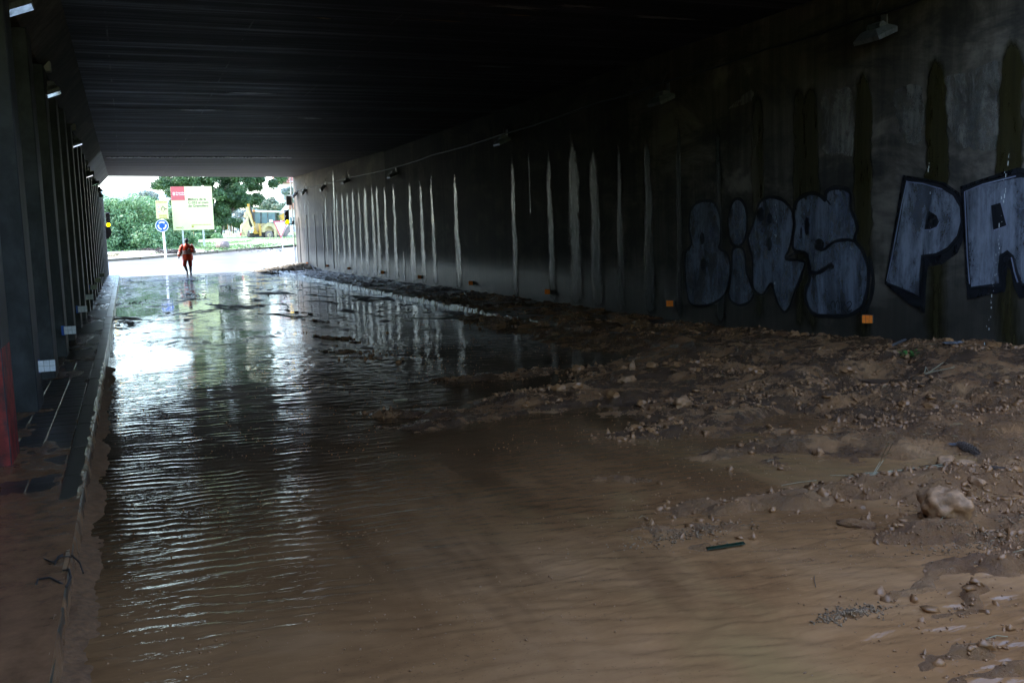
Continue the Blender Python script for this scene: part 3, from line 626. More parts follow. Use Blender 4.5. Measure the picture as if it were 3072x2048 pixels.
def stroke(pts, wpx, off, mat, par, name, closed=True, smooth=True, taper=False):
    P = w6(cat(pts, closed) if smooth else pts); n = len(P); wd = wpx * .0021; vs = []; fs = []
    for i in range(n):
        a = P[i - 1] if (closed or i > 0) else P[i]; c = P[(i + 1) % n] if (closed or i < n - 1) else P[i]
        dx, dy = c[0] - a[0], c[1] - a[1]; l = math.hypot(dx, dy) or 1; nx, ny = -dy / l, dx / l
        ww = wd * (1 if not taper else math.sin(math.pi * (i + 0.6) / (n + 0.2))) * (1 + 0.12 * math.sin(i * 0.9))
        if i == 0 and not closed: dx, dy = P[1][0] - P[0][0], P[1][1] - P[0][1]
        for q_, e_ in ((1.5, 0), (.6, .8), (-.6, .8), (-1.5, 0)): vs.append((WR - off, P[i][0] + nx * ww * q_, P[i][1] + ny * ww * q_))
    for i in range(n if closed else n - 1):
        for m_ in range(3): a = 4 * i + m_; c = 4 * ((i + 1) % n) + m_; fs.append((a, a + 1, c + 1, c))
    ob = MB().add(vs, fs).build(name, mat, par); at_ = ob.data.attributes.new('e', 'FLOAT', 'POINT')
    at_.data.foreach_set('value', [0, .8, .8, 0] * n); return ob
def oval(cx, cy, rx, ry, n=14): return [(cx + rx * math.cos(2 * math.pi * k / n), cy + ry * math.sin(2 * math.pi * k / n)) for k in range(n)]
B_ = [(170, 390), (200, 352), (250, 335), (310, 342), (345, 395), (362, 480), (360, 600), (352, 645), (400, 680), (425, 760), (420, 860), (395, 940), (330, 1000), (240, 1025), (165, 1010), (140, 940), (128, 800), (130, 680), (160, 640), (170, 600), (155, 520), (158, 440)]
I_ = [(440, 660), (475, 640), (510, 655), (525, 720), (530, 800), (560, 880), (580, 950), (540, 1005), (480, 1020), (430, 990), (415, 940), (425, 860), (435, 760)]
R_ = [(600, 390), (630, 335), (690, 312), (760, 325), (820, 380), (842, 450), (835, 560), (810, 660), (790, 715), (870, 725), (918, 745), (890, 830), (850, 930), (815, 1030), (780, 1065), (740, 1010), (715, 930), (690, 880), (640, 950), (590, 930), (570, 860), (572, 720), (552, 640), (545, 570), (578, 480)]
S_ = [(845, 390), (880, 320), (950, 287), (1010, 297), (1052, 325), (1060, 275), (1110, 250), (1180, 255), (1220, 290), (1218, 380), (1245, 450), (1262, 520), (1245, 590), (1300, 670), (1335, 790), (1328, 920), (1290, 1030), (1210, 1085), (1080, 1092), (980, 1080), (930, 1010), (922, 930), (950, 840), (945, 740), (920, 680), (850, 660), (835, 600), (848, 500)]
def letter(pts, extra=(), lab='', smooth=True, w=9, fm='g_fill', shadow=None, hi=()):
    f0 = fill(pts, 0.017, MT[fm], wall, 'graffiti_letter', smooth); f0['label'] = lab
    if shadow: fill(shadow, 0.0155, MT['g_dark'], f0, 'paint_shadow', False)
    stroke(pts, w, 0.019, MT['g_line'], f0, 'outline_stroke', True, smooth)
    for e in extra:
        if e[0] == 'o': fill(oval(*e[1:]), 0.021, MT['g_dark'], f0, 'paint_spot')
        elif e[0] == 's': stroke(e[1], e[2], 0.023, MT['g_line'], f0, 'inner_stroke', False, True, e[3] if len(e) > 3 else False)
        elif e[0] == 'p': fill(e[1], 0.021, MT['g_dark'], f0, 'paint_spot', e[2])
    for h_ in hi: stroke(h_, 3.2, 0.025, MT['g_hi'], f0, 'highlight_stroke', False, False)
    return f0
letter(B_, [('o', 240, 582, 16, 40), ('o', 245, 752, 14, 42)], 'faded rounded letter B in grey blue paint')
f0 = letter(I_, [('s', [(415, 440), (440, 350), (470, 320), (510, 340), (535, 420), (530, 560), (490, 630), (440, 620), (415, 540), (412, 440)], 9)], 'rounded letter i in grey blue paint')
fill(oval(472, 478, 58, 148), 0.016, MT['g_fill'], f0, 'letter_dot')
letter(R_, [('o', 627, 425, 24, 48), ('o', 686, 450, 18, 36), ('o', 636, 520, 8, 25), ('o', 684, 620, 16, 46), ('s', [(790, 715), (830, 690), (900, 670), (935, 710), (942, 790)], 8),
    ('s', [(915, 735), (900, 830), (850, 940), (820, 1020)], 7, True), ('s', [(690, 880), (715, 930), (740, 1000)], 5, True)], 'rounded letter R in grey blue paint')
letter(S_, [('o', 930, 500, 15, 62), ('o', 893, 545, 7, 40), ('o', 1012, 622, 32, 40), ('s', [(1015, 655), (1050, 650), (1110, 605), (1190, 590), (1250, 600)], 9),
    ('s', [(945, 800), (1000, 808), (1060, 775), (1100, 750)], 13), ('s', [(1055, 320), (1075, 345), (1092, 365)], 6, True), ('o', 1085, 765, 26, 20), ('s', [(1340, 700), (1368, 840), (1350, 980), (1290, 1090)], 13),
    ('s', [(1095, 1050), (1090, 1010), (1110, 995), (1118, 1040), (1125, 1000), (1142, 995), (1146, 1045)], 3), ('s', [(1160, 1000), (1162, 1060), (1160, 1035), (1185, 1010), (1165, 1038), (1195, 1075)], 3),
    ('s', [(1195, 1010), (1215, 995), (1225, 1015), (1200, 1050), (1205, 1065), (1230, 1050)], 3)], 'big rounded letter S of the paler blue paint with a small scribble in its belly', w=12)
P_ = [(1582, 190), (1700, 215), (1820, 240), (1900, 290), (1945, 370), (1952, 470), (1925, 570), (1860, 650), (1780, 692), (1690, 700), (1682, 820), (1672, 965), (1560, 920), (1452, 875), (1482, 740), (1512, 600), (1545, 420), (1565, 280)]
PS = [(1560, 165), (1700, 185), (1840, 215), (1930, 280), (1985, 400), (1980, 540), (1920, 680), (1820, 750), (1725, 770), (1712, 900), (1706, 1075), (1600, 1010), (1440, 880)]
letter(P_, [('p', [(1735, 400), (1785, 432), (1805, 482), (1770, 522), (1705, 525), (1715, 450)], False)], 'large blocky letter P in pale grey paint with a black drop edge', False, 9, 'g_fill2', PS,
    [[(1458, 862), (1490, 720), (1520, 560), (1560, 350), (1590, 208), (1700, 222), (1825, 258)], [(1705, 528), (1750, 525), (1790, 508), (1808, 472)]])
A_ = [(1968, 262), (2090, 217), (2335, 165), (2440, 180), (2520, 900), (2345, 885), (2310, 800), (2282, 700), (2250, 672), (2208, 700), (2200, 790), (2205, 885), (2008, 908), (1990, 700), (1978, 480)]
AS = [(1940, 240), (2080, 190), (2320, 115), (2480, 140), (2560, 940), (2330, 975), (2290, 900), (2270, 790), (2250, 760), (2235, 930), (1985, 985), (1965, 640)]
letter(A_, [('p', [(2145, 365), (2212, 345), (2252, 500), (2160, 535)], False)], 'large blocky letter A in pale grey paint cut by the photo edge', False, 9, 'g_fill2', AS,
    [[(2005, 880), (1990, 700), (1972, 275), (2090, 227), (2310, 172)], [(2212, 345), (2252, 497), (2163, 530)], [(2280, 705), (2300, 800), (2322, 870)]])
# pale patches traced on the wall
for pts, nm in (([(1905, 445), (2050, 400), (2225, 345), (2222, 600), (2205, 815), (2100, 830), (1985, 790), (1925, 650)], 0), ([(1640, 505), (1785, 488), (1780, 780), (1690, 775), (1650, 640)], 1), ([(1230, 520), (1320, 500), (1400, 510), (1405, 840), (1330, 850), (1240, 830)], 2), ([(730, 590), (840, 500), (840, 560), (730, 600)], 3)):
    P = [onwall(*r7(x, y)) for x, y in cat(pts, True, 5)]; P = [(a + 0.02 * math.sin(k * 2.3), c + 0.015 * math.sin(k * 3.1)) for k, (a, c) in enumerate(P)]
    MB().prism(P, WR - 0.008, WR - 0.0065, lambda a, c, t: (t, a, c)).build('pale_patch', mat_paint('pale_patch_tone', (0.24, 0.215, 0.175), 0.9, (0.06, 0.058, 0.052), 1.0), wall)

# ---------------------------------------------------------------- left wall with pilasters
lwall = thing('pilaster_wall', 'dark concrete wall on the left with a row of narrow pilasters', 'wall')
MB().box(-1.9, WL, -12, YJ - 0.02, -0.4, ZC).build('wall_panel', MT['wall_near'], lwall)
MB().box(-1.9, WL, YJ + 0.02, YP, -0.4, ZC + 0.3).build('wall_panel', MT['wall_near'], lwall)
PIL0, DP = 7.87, 2.38
pm = MB().box(-1.14, -0.87, -0.28, 0.28, 0, ZC - 0.46, 0.012)
p0 = None
for k in range(-5, 20):
    y = PIL0 + DP * k
    if p0 is None: p0 = pm.build('pilaster', MT['pil'], lwall); q = p0
    else: q = p0.copy(); COL.objects.link(q); q.parent = lwall
    q.location = (0, y, 0)
    if k == 0:
        q.data = q.data.copy(); q['label'] = 'pilaster with red paint on its lower part'
rp = MB().box(-0.868, -0.865, PIL0 - 0.27, PIL0 + 0.2, 0.10, 0.98).box(-1.12, -0.875, PIL0 - 0.285, PIL0 - 0.2815, 0.10, 0.98).build('red_paint_band', MT['red'], lwall)
# cable joints: slender conduits between pilasters
for k in range(-2, 18):
    y = PIL0 + DP * (k + 0.45)
    MB().box(-1.125, -1.06, y - 0.05, y + 0.05, 0.05, ZC - 0.46).build('rib', MT['pil'], lwall)

# ---------------------------------------------------------------- pavements and kerbs
lp = struct(MB().box(WL - 0.05, KL - 0.145, -12, 13.9, -0.3, PV - 0.03).build('left_pavement', MT['slab']))
MB().box(WL - 0.05, KL - 0.145, 13.9, YP + 1, -0.3, PV - 0.004).build('pavement_bed', MT['slab'], lp)
rpv = struct(MB().box(KR + 0.155, WR + 0.02, -12, YP + 1, -0.3, PVR).build('right_pavement', MT['slab']))
def kerbs(par, x0, x1, ya, yb, lab, step=1.0, PV=PV):
    src = None
    y = ya
    while y < yb:
        mb = MB().box(x0, x1, 0.006, step - 0.006, -0.25, PV + 0.012, 0.012)
        if src is None: src = mb.build('kerb_stone', MT['kerb'], par); q = src
        else: q = src.copy(); COL.objects.link(q); q.parent = par
        q.location = (random.uniform(-.004, .004), y, random.uniform(-.004, .004)); y += step
kerbs(lp, KL - 0.14, KL, 0, YP, 'l'); kerbs(rpv, KR, KR + 0.15, 14, YPR, 'r', 1.0, PVR)
src = None
for i in range(3):
    for k in range(58):
        if src is None: src = MB().box(0.004, 0.196, 0.004, 0.196, -0.03, 0, 0.005).build('paving_slab', MT['slab'], lp); q = src
        else: q = src.copy(); COL.objects.link(q); q.parent = lp
        q.location = (KL - 0.145 - 0.2 * (i + 1) - .002, 2.3 + 0.2 * k, PV + random.uniform(-.002, .002))

# ---------------------------------------------------------------- water and mud height fields
def rows(a, b_, k, mn):
    y = a; out = [a]
    while y < b_: y += max(mn, k * y); out.append(y)
    return np.array(out)
NEAR = (-10.0, -4.0, 0.0)
def waterz(X, Y):
    amp = sstep(0.38, 0.6, fbm(X * 0.45, Y * 0.35, 3, 21)) * 0.85 + 0.15
    lane = 1 - sstep(0.8, 2.2, X)
    wrp = fbm(X * 0.7, Y * 0.7, 3, 31)
    chop = 0.12 + 0.88 * sstep(.40, .60, fbm(X * 3.4, Y * 4.5, 3, 61))
    h = lane * 0.0027 * chop * np.sin(2 * np.pi * (Y / 0.118 + 1.6 * X) + 10 * wrp + 6.0 * fbm(X * 5.5, Y * 2.5, 2, 33))
    u = 0.92 * X - 0.38 * Y; v = 0.38 * X + 0.92 * Y
    h += (1 - lane) * 0.0085 * amp * 0.85 * (0.5 - np.abs(2 * fbm(u * 4.2, v * 13.0, 3, 41) - 1) * 2)
    h += (1 - lane) * 0.0012 * amp * np.sin(2 * np.pi * v / 0.16 + 12 * wrp)
    h += 0.0028 * (fbm(X * 1.5, Y * 6, 3, 51) - 0.5) * 2 * amp
    return h * (1 - sstep(11, 19, Y))
ys = np.concatenate([[-11, -6, -2, 0, 1.2], rows(2.0, YP + 1.2, 0.0042, 0.009)]); xs = np.linspace(KL - 0.005, WR, 280)
X, Y = np.meshgrid(xs, ys)
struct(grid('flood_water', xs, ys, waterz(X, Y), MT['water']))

BANKS = []     # (x, Y, rx, ry, angle, height)
def bank(px, py, rx, ry, h, ang=0):
    a = gnd(px, py, 0.03); BANKS.append((a[0], a[1], rx, ry, math.radians(ang), h))
bank(1350, 1262, 0.55, 0.25, 0.05, -10); bank(1250, 1230, 0.9, 0.22, 0.03, -35); bank(1700, 1170, 1.3, 0.3, 0.045, 15); bank(1500, 1120, 1.0, 0.2, 0.035, 5)
bank(1950, 1180, 1.3, 0.5, 0.045, 0); bank(2400, 1200, 1.4, 0.6, 0.06, 0); bank(2000, 1290, 0.9, 0.2, 0.04, -20); bank(2350, 1330, 1.3, 0.2, 0.035, 0)
bank(2600, 1440, 1.1, 0.22, 0.04, -8); bank(2250, 1500, 0.8, 0.16, 0.03, -15); bank(2850, 1450, 0.7, 0.25, 0.05, 0); bank(2900, 1560, 0.6, 0.22, 0.05, 0)
bank(2050, 1560, 0.55, 0.1, 0.022, -25); bank(1850, 1420, 0.5, 0.1, 0.02, -25); bank(2130, 1605, 0.26, 0.11, 0.03, -12); bank(1650, 1480, 0.5, 0.05, 0.01, -25); bank(2700, 1600, 0.7, 0.13, 0.035, -5); bank(3000, 1650, 0.6, 0.18, 0.04, 0)
bank(2560, 1820, 0.16, 0.05, 0.02, 5); bank(2850, 1800, 0.35, 0.06, 0.012, 12); bank(2950, 1900, 0.4, 0.10, 0.014, 12); bank(3000, 1740, 0.4, 0.09, 0.018, 8); bank(2800, 1720, 0.4, 0.06, 0.008, 5); bank(3050, 1990, 0.4, 0.1, 0.016, 12)
bank(2900, 1300, 1.2, 0.3, 0.07, 0); bank(2600, 1130, 1.6, 0.7, 0.09, 0); bank(3000, 1170, 1.4, 0.8, 0.13, 0); bank(2100, 1090, 1.4, 0.8, 0.06, 20)
bank(880, 930, 0.10, 2.2, 0.030, 12); bank(960, 960, 0.09, 2.0, 0.034, 14); bank(1010, 1010, 0.12, 1.6, 0.032, 14); bank(1050, 1050, 0.5, 1.2, 0.03, 14)
for a_ in ((1450, 1157, .95, .35, -.10), (1760, 1222, .55, .16, -.09), (1620, 1300, .7, .35, -.10), (2613, 1165, .45, .3, -.16), (2050, 1340, .9, .12, -.08), (2450, 1420, .9, .12, -.09), (2600, 1500, .7, .10, -.08), (1850, 1060, 1.3, .5, -.08), (2350, 1250, .8, .12, -.08), (2900, 1260, .7, .14, -.09), (2350, 1660, .7, .3, -.09)): bank(*a_)
bank(2613, 1165, .55, .45, -.2)
def mudz(X, Y):
    n = fbm(X * 1.4, Y * 1.4, 5, 71); m = fbm(X * 6, Y * 9, 4, 81)
    z = -0.05 + 0.0 * X
    # slope of mud against the right wall, burying the kerb near the camera and dying away into the tunnel
    near_ = 1 - sstep(15, 22, Y)
    z = z + near_ * (0.105 * sstep(5.3, 6.6, X) + 0.17 * sstep(7.0, WR + .1, X) * (1 - sstep(6, 15, Y)))
    z = np.where(X > KR - 0.03, np.maximum(z, PVR + 0.022 * (n - 0.36) * 2 + 0.03 * (m - 0.5) + 0.22 * np.exp(-((Y - 50.5) / 3.0) ** 2) * sstep(KR, WR, X)), z)
    # broad bar on the right side
    z = z + 0.032 * sstep(3.3, 5.4, X + 0.22 * (Y - 4)) * (1 - sstep(9, 14, Y)) 
    WX = X + 0.45 * (fbm(X * 2.2, Y * 2.2, 3, 141) - 0.5); WY = Y + 0.4 * (fbm(X * 2.2, Y * 2.2, 3, 151) - 0.5) + 0.10 * (m - 0.5)
    for (bx, by, rx, ry, an, h) in BANKS:
        dx = WX - bx; dy = WY - by; u = dx * math.cos(an) + dy * math.sin(an); v = -dx * math.sin(an) + dy * math.cos(an)
        z = z + (h + 0.03) * np.exp(-(u / rx) ** 2 - (v / ry) ** 2)
    lump = sstep(0.45, 0.75, fbm(X * 3.1, Y * 3.1, 3, 91)) * 0.03 + 0.075 * (n - 0.5) + 0.05 * (m - 0.5) + 0.035 * (fbm(X * 17, Y * 17, 3, 95) - 0.5)
    lump = lump * (0.35 + 0.65 * sstep(-0.03, 0.02, z))
    return z + lump
xs = np.linspace(0.9, WR, 330); ys = rows(1.6, YP + 0.9, 0.0036, 0.008)
X, Y = np.meshgrid(xs, ys); Zm = mudz(X, Y); Zm = np.where(X < 1.3, -0.08, Zm)
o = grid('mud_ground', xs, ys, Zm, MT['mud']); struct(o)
def mud_at(x, y): return float(max(mudz(np.array([float(x)]), np.array([float(y)]))[0], 0.0))
# thin silt film on the left pavement, tiles showing through
xs = np.linspace(WL + 0.0, KL - 0.004, 46); ys = rows(1.5, YP, 0.006, 0.012); X, Y = np.meshgrid(xs, ys)
f = fbm(X * 2.5, Y * 1.6, 5, 101); Zs = PV - 0.012 + 0.05 * (f - 0.42) + 0.006 * (fbm(X * 14, Y * 14, 3, 7) - .5) + 0.012 * sstep(-0.75, -1.1, X) + 0.035 * (1 - sstep(4, 9, Y))
Zs = np.minimum(Zs, PV + 0.024) + 0.006 * (fbm(X * 5, Y * 9, 3, 17) - .5)
o = grid('silt_film', xs, ys, Zs, simple('dark_silt', (0.20, 0.092, 0.042), 0.25, var=0.35, scale=8, bump=0.6)); o['kind'] = 'stuff'; tag(o, 'thin brown silt film over the left pavement slabs', 'silt')
xs = np.array([-.02, -.004, .006, .011, .016]) + KL; ys = rows(1.5, 13.5, 0.005, 0.012); X, Y = np.meshgrid(xs, ys)
nz_ = fbm(X * 8 + 3, Y * 4, 4, 63); Zs = np.array([PV + .018, PV + .017, PV - .004, PV * .5, -.01])[None, :] + 0.02 * (nz_ - .5)
X = X + 0.012 * (nz_ - .5) - 0.012 * sstep(.52, .6, nz_); idx = np.arange(X.size).reshape(X.shape)
q = np.stack([idx[:-1, :-1], idx[:-1, 1:], idx[1:, 1:], idx[1:, :-1]], -1).reshape(-1, 4)
o = rawmesh('kerb_mud', np.stack([X, Y, Zs], -1).reshape(-1, 3), q, MT['mud'], True); o['kind'] = 'stuff'; tag(o, 'mud plastered over the face of the left kerb', 'mud')
# wedge of grit along the left kerb, at water level
xs = np.linspace(KL - 0.002, KL + 0.16, 9); ys = rows(1.5, 14, 0.006, 0.012); X, Y = np.meshgrid(xs, ys)
Zs = 0.040 * (1 - (X - KL) / 0.11) + 0.055 * (fbm(X * 7, Y * 2.6, 5, 111) - 0.56) + .012 * (fbm(X * 40, Y * 40, 2, 12) - .5)
o = grid('kerb_silt', xs, ys, Zs, simple('kerb_grit_silt', (0.16, 0.072, 0.028), 0.75, var=0.4, scale=30, bump=0.8)); o['kind'] = 'stuff'; tag(o, 'wedge of brown grit washed against the left kerb', 'silt')

# clods and grit as scattered stones
proto = []
for k in range(8):
    mb = MB().rock((0, 0, 0), 1, (1, random.uniform(.5, 1), random.uniform(.35, .8)), 300 + k, 1, 0.75); proto.append((np.array(mb.v), np.array(mb.f)))
def scatter(name, pts, mat, label, cat_='stones'):
    CO = []; FC = []; off = 0
    for (x, y, z, r) in pts:
        v, f = proto[random.randrange(8)]; a = random.uniform(0, 6.28); ca, sa = math.cos(a), math.sin(a)
        vv = np.stack([(v[:, 0] * ca - v[:, 1] * sa) * r + x, (v[:, 0] * sa + v[:, 1] * ca) * r + y, v[:, 2] * r + z], -1)
        CO.append(vv); FC.append(f + off); off += len(v)
    o = rawmesh(name, np.concatenate(CO), np.concatenate(FC), mat, False); o['kind'] = 'stuff'; tag(o, label, cat_); return o
def sample(n, rlo, rhi, dens):
    out = []
    while len(out) < n:
        m = 4000; x = RNG.uniform(1.5, WR, m); u = RNG.uniform(0, 1, m); y = 2.2 * (30 / 2.2) ** u
        z = mudz(x, y); d = dens(x, y, z); keep = RNG.uniform(0, 1, m) < d
        for a, b_, c in zip(x[keep], y[keep], z[keep]):
            r = rlo * (rhi / rlo) ** (random.random() ** 2.6); out.append((a, b_, max(c, 0) + r * 0.08, r))
    return out[:n]
def dens(x, y, z):
    cl = fbm(x * 1.7, y * 2.4, 4, 121); return sstep(-0.025, 0.02, z) * sstep(0.42, 0.62, cl)
def dens2(x, y, z):
    cl = fbm(x * 0.8, y * 1.2, 4, 131); return sstep(-0.04, 0.02, z) * sstep(0.4, 0.6, cl) * sstep(2.0, 4.5, x + 0.3 * y - 1)
scatter('mud_grit', sample(20000, 0.0025, 0.014, dens), MT['clod'], 'fine brown grit strewn over the mud banks', 'grit')
scatter('gravel', sample(3500, 0.003, 0.010, dens), MT['gravel'], 'small pale gravel washed out on the mud', 'gravel')
scatter('mud_clods', sample(9000, 0.008, 0.042, dens2), MT['clod'], 'small wet clods scattered over the mud and shallow water', 'clods')
def blobpatch(px, py, rx, ry, n):
    x0, y0 = gnd(px, py, .03); out = []
    for _ in range(n):
        x = x0 + random.gauss(0, rx); y = y0 + random.gauss(0, ry); r = random.uniform(.003, .009); out.append((x, y, mud_at(x, y) + r * .3, r))
    return out
scatter('gravel', blobpatch(2560, 1820, .09, .03, 420) + blobpatch(2950, 1600, .25, .08, 500) + blobpatch(2060, 1590, .2, .05, 260), MT['gravel'], 'patches of clean pale pebbles in the foreground mud', 'gravel')
xx = [(KL + 0.03 + abs(random.gauss(0, .03)), random.uniform(2.4, 9), 0.012, random.uniform(.004, .016)) for _ in range(420)]
xx = []
for _ in range(9000):
    y = 2.4 * (14 / 2.4) ** random.random(); x = random.uniform(-.2, 5.5)
    if vnoise(np.array([x * 1.3]), np.array([y * 1.3]), 77)[0] > .40: r = .0016 + .006 * random.random() ** 3; xx.append((x, y, r * .2, r))
scatter('shallow_grit', xx, MT['clod'], 'grains of grit breaking the surface of the shallow brown water', 'grit')
scatter('kerb_grit', xx, MT['clod'], 'small orange brown stones caught along the left kerb', 'grit')
# dark debris at the far end of the flooded road
xx = []
for c in ((0.3, 44, .25, 1.0), (1.2, 40, .3, 1.2), (2.6, 43, .25, .8), (3.3, 34, .2, 1.2), (4.2, 29, .3, 2.0), (1.9, 31, .2, .8), (5.4, 34, .3, 3), (5.9, 24, .3, 3), (0.2, 29, .2, .8), (4.9, 41, .5, 2.5), (3.4, 47, .6, 1)):
    for _ in range(70): xx.append((random.gauss(c[0], c[2]), random.gauss(c[1], c[3]), 0.004, .004 + .03 * random.random() ** 3))
for _ in range(160): xx.append((random.uniform(0, 6.4), random.uniform(18, 49), .003, random.uniform(.004, .014)))
xx = [p for p in xx if KL + .1 < p[0] < KR - .1]
scatter('wet_debris', xx, MT['dirtyblack'], 'dark wet bits of debris scattered on the far flooded road', 'debris')

# ---------------------------------------------------------------- single stones and clods of the foreground
def stone(px, py, r, label, sq=(1, .8, .65), seed=1, mat='rock', sub=3, name='rock', group=None, rough=.25, cat_='rock'):
    x, y = gnd(px, py, .03); z = mud_at(x, y)
    o = MB().rock((0, 0, 0), r, sq, seed, sub, rough).build(name, MT[mat], None, sub > 2); o.location = (x, y, z + r * sq[2] * .35); tag(o, label, cat_, group); return o
stone(2835, 1555, 0.115, 'largest boulder coated in brown mud in the right foreground', (1.25, .8, .85), 12, sub=4, name='boulder', rough=.2, cat_='boulder')
stone(2840, 1378, 0.062, 'pale mud-covered stone in front of the pine cone by the right edge', (1.2, .8, .7), 5)
stone(2895, 1405, 0.05, 'low rounded stone half sunk above the lying pine cone', (1.3, .8, .5), 6)
stone(2045, 1225, 0.085, 'craggy mud clod standing in the middle of the mud flat', (1.3, .8, .6), 7, rough=.35)
stone(1880, 1158, 0.07, 'clod at the edge of the dark pool in mid distance', (1.3, .8, .6), 8, rough=.35)
stone(1898, 1128, 0.055, 'small upright clod just behind the clod by the dark pool', (.7, .7, 1.2), 9, rough=.35)
stone(2585, 1250, 0.05, 'flat pinkish stone block lying on the mud below the orange reflection', (1.5, .8, .45), 10, rough=.12)
stone(2455, 1350, 0.045, 'small knobbly clod left of the straw stem', (1, .8, .8), 11, rough=.35)
stone(2318, 1520, 0.024, 'tiny rounded pebble alone on smooth wet mud', (1, .9, .9), 13, 'clod')
stone(2600, 1545, 0.028, 'pebble sitting on the low mud hump left of the boulder', (1, .9, .8), 14, 'clod')
stone(2570, 1560, 0.07, 'low smooth hump of mud left of the boulder', (1.5, .7, .35), 15, 'mud')
stone(2930, 1455, 0.05, 'knobbly clod just above the boulder', (1.3, .8, .55), 16, rough=.35)
stone(2715, 1135, 0.05, 'round stone beside the green sprig', (1.2, .8, .6), 17)
cl = MB(); k = 0
clod_src = [MB().rock((0, 0, 0), 1, (1, .8, .65), 500 + j, 2, 0.3).build('clod', MT['clod']) for j in range(5)]
pts = [p for p in sample(900, 0.03, 0.075, dens2) if True]; random.shuffle(pts); chosen = []
for p in pts:
    if 6 < p[1] < 24 and p[0] > 3 and len(chosen) < 150: chosen.append(p)
for j, (x, y, z, r) in enumerate(chosen):
    if j < 5: q = clod_src[j]
    else: q = clod_src[j % 5].copy(); COL.objects.link(q)
    q.location = (x, y, mud_at(x, y) + r * .15); q.scale = (r, r, r * random.uniform(.7, 1.1)); q.rotation_euler = (0, 0, random.uniform(0, 6.28))
    tag(q, 'fist-sized brown clod among many on the mud by the right wall', 'clod', 'brown clods on the mud by the right wall')

# pine cones
def pine_cone(px0, py0, px1, py1, r, label):
    a = gnd(px0, py0, .04); c = gnd(px1, py1, .04); A = Vector((a[0], a[1], mud_at(*a) + r * .35)); C_ = Vector((c[0], c[1], mud_at(*c) + r * .35))
    t = (C_ - A); L = t.length; t.normalize(); u = t.orthogonal().normalized(); v = t.cross(u)
    root = thing('pine_cone', label, 'pine cone', A); mb = MB()
    mb.tube([Vector((0, 0, 0)), t * L * .3, t * L * .7, t * L], [r * .2, r * .62, r * .62, r * .15], 10); mb.build('core', MT['cone'], root)
    mb = MB(); rings = int(L / (r * .36))
    for i in range(rings):
        s_ = i / rings; rr = r * (math.sin(math.pi * (0.08 + .86 * s_)) ** .5); n = 8
        for k in range(n):
            an = 2 * math.pi * (k + .5 * (i % 2)) / n; d = u * math.cos(an) + v * math.sin(an); e = t.cross(d)
            b0 = t * (L * s_) + d * rr * .55; tip = t * (L * s_ + r * .22) + d * rr * 1.05; w_ = rr * .36
            mb.add([b0 - e * w_ * .6, b0 + e * w_ * .6, tip + e * w_, tip - e * w_, tip + t * r * .16 + d * -rr * .08], [(0, 1, 2, 3), (3, 2, 4), (0, 3, 4), (1, 4, 2), (0, 4, 1)])
    mb.build('scales', MT['cone'], root)
pine_cone(2965, 1415, 3110, 1432, 0.026, 'long open pine cone lying flat at the right edge of the photo')
pine_cone(2872, 1330, 2935, 1352, 0.036, 'stubby muddy pine cone half sunk behind the pale stone')
# straw bundle, stems, twigs
def stems(name, label, segs, rad, mat='straw', cat_='straw'):
    root = thing(name, label, cat_)
    for s_ in segs:
        P = [];
        for (px, py, dz) in s_:
            x, y = gnd(px, py, .04); P.append((x, y, mud_at(x, y) + .006 + dz))
        MB().tube(P, rad * random.uniform(.7, 1.2), 5).build('stem', MT[mat], root)
    return root
stems('straw_bundle', 'bundle of long dry grass stems lying on the mud with two stems sticking up', [[(2560 + random.uniform(-10, 40), 1412 + random.uniform(-8, 8), 0), (2660 + random.uniform(-20, 20), 1410 + random.uniform(-10, 8), .01), (2760 + random.uniform(0, 70), 1408 + random.uniform(-10, 12), 0)] for _ in range(16)] + [[(2615, 1420, 0), (2640, 1395, .06), (2665, 1420, .22)], [(2618, 1420, 0), (2650, 1395, .07), (2678, 1420, .21)], [(2490, 1410, 0), (2540, 1415, .01), (2590, 1418, 0)], [(2345, 1440, 0), (2400, 1432, .004), (2450, 1425, 0)]], .0022)
stems('straw_bundle', 'loose loop of dry grass stems at the edge of the dark water below the sprig', [[(2775, 1185, 0), (2800, 1180, .01), (2860, 1183, 0)], [(2778, 1180, 0), (2830, 1172, .03), (2862, 1180, 0)], [(2772, 1190, 0), (2776, 1172, .04), (2790, 1182, 0)]], .004)
stems('twig', 'single pale straw lying on the dark water in mid road', [[(1178, 1190, 0), (1222, 1187, 0)]], .006)
stems('twig', 'pale stick lying on the mud near the right wall', [[(2675, 1092, .01), (2715, 1078, .02)]], .02, 'litter')
stems('twig', 'short split twig lying on the smooth mud in the foreground', [[(2443, 1706, 0), (2443, 1720, .004), (2447, 1738, 0)]], .002, 'twig')
def lstems(name, label, segs, rad, cat_='twig'):
    root = thing(name, label, cat_)
    for s_ in segs: MB().tube([(*gnd(px, py, PV + .01), PV + .014 + dz) for px, py, dz in s_], rad, 6).build('stem', MT['twig'], root)
lstems('twig', 'forked black twig on the left pavement nearer the tunnel depth', [[(120, 1672, 0), (160, 1700, .02), (185, 1682, .02), (215, 1672, 0)], [(165, 1700, .01), (175, 1682, .02), (190, 1676, .02)], [(215, 1672, .01), (240, 1695, .01), (250, 1720, 0)]], .004)
lstems('twig', 'long black stick with a looped tendril on the left pavement', [[(105, 1765, 0), (115, 1748, .015), (150, 1746, .02), (180, 1758, .015), (200, 1762, 0)], [(200, 1762, 0), (214, 1745, .02), (208, 1722, .02), (190, 1718, .01)]], .005)
lstems('leaf_litter', 'small dark leaf and thread lying low on the left pavement', [[(0, 1885, 0), (12, 1895, .005), (25, 1897, 0)]], .005, 'leaf litter')
pts = sample(170, .01, .02, dens); mb = MB()
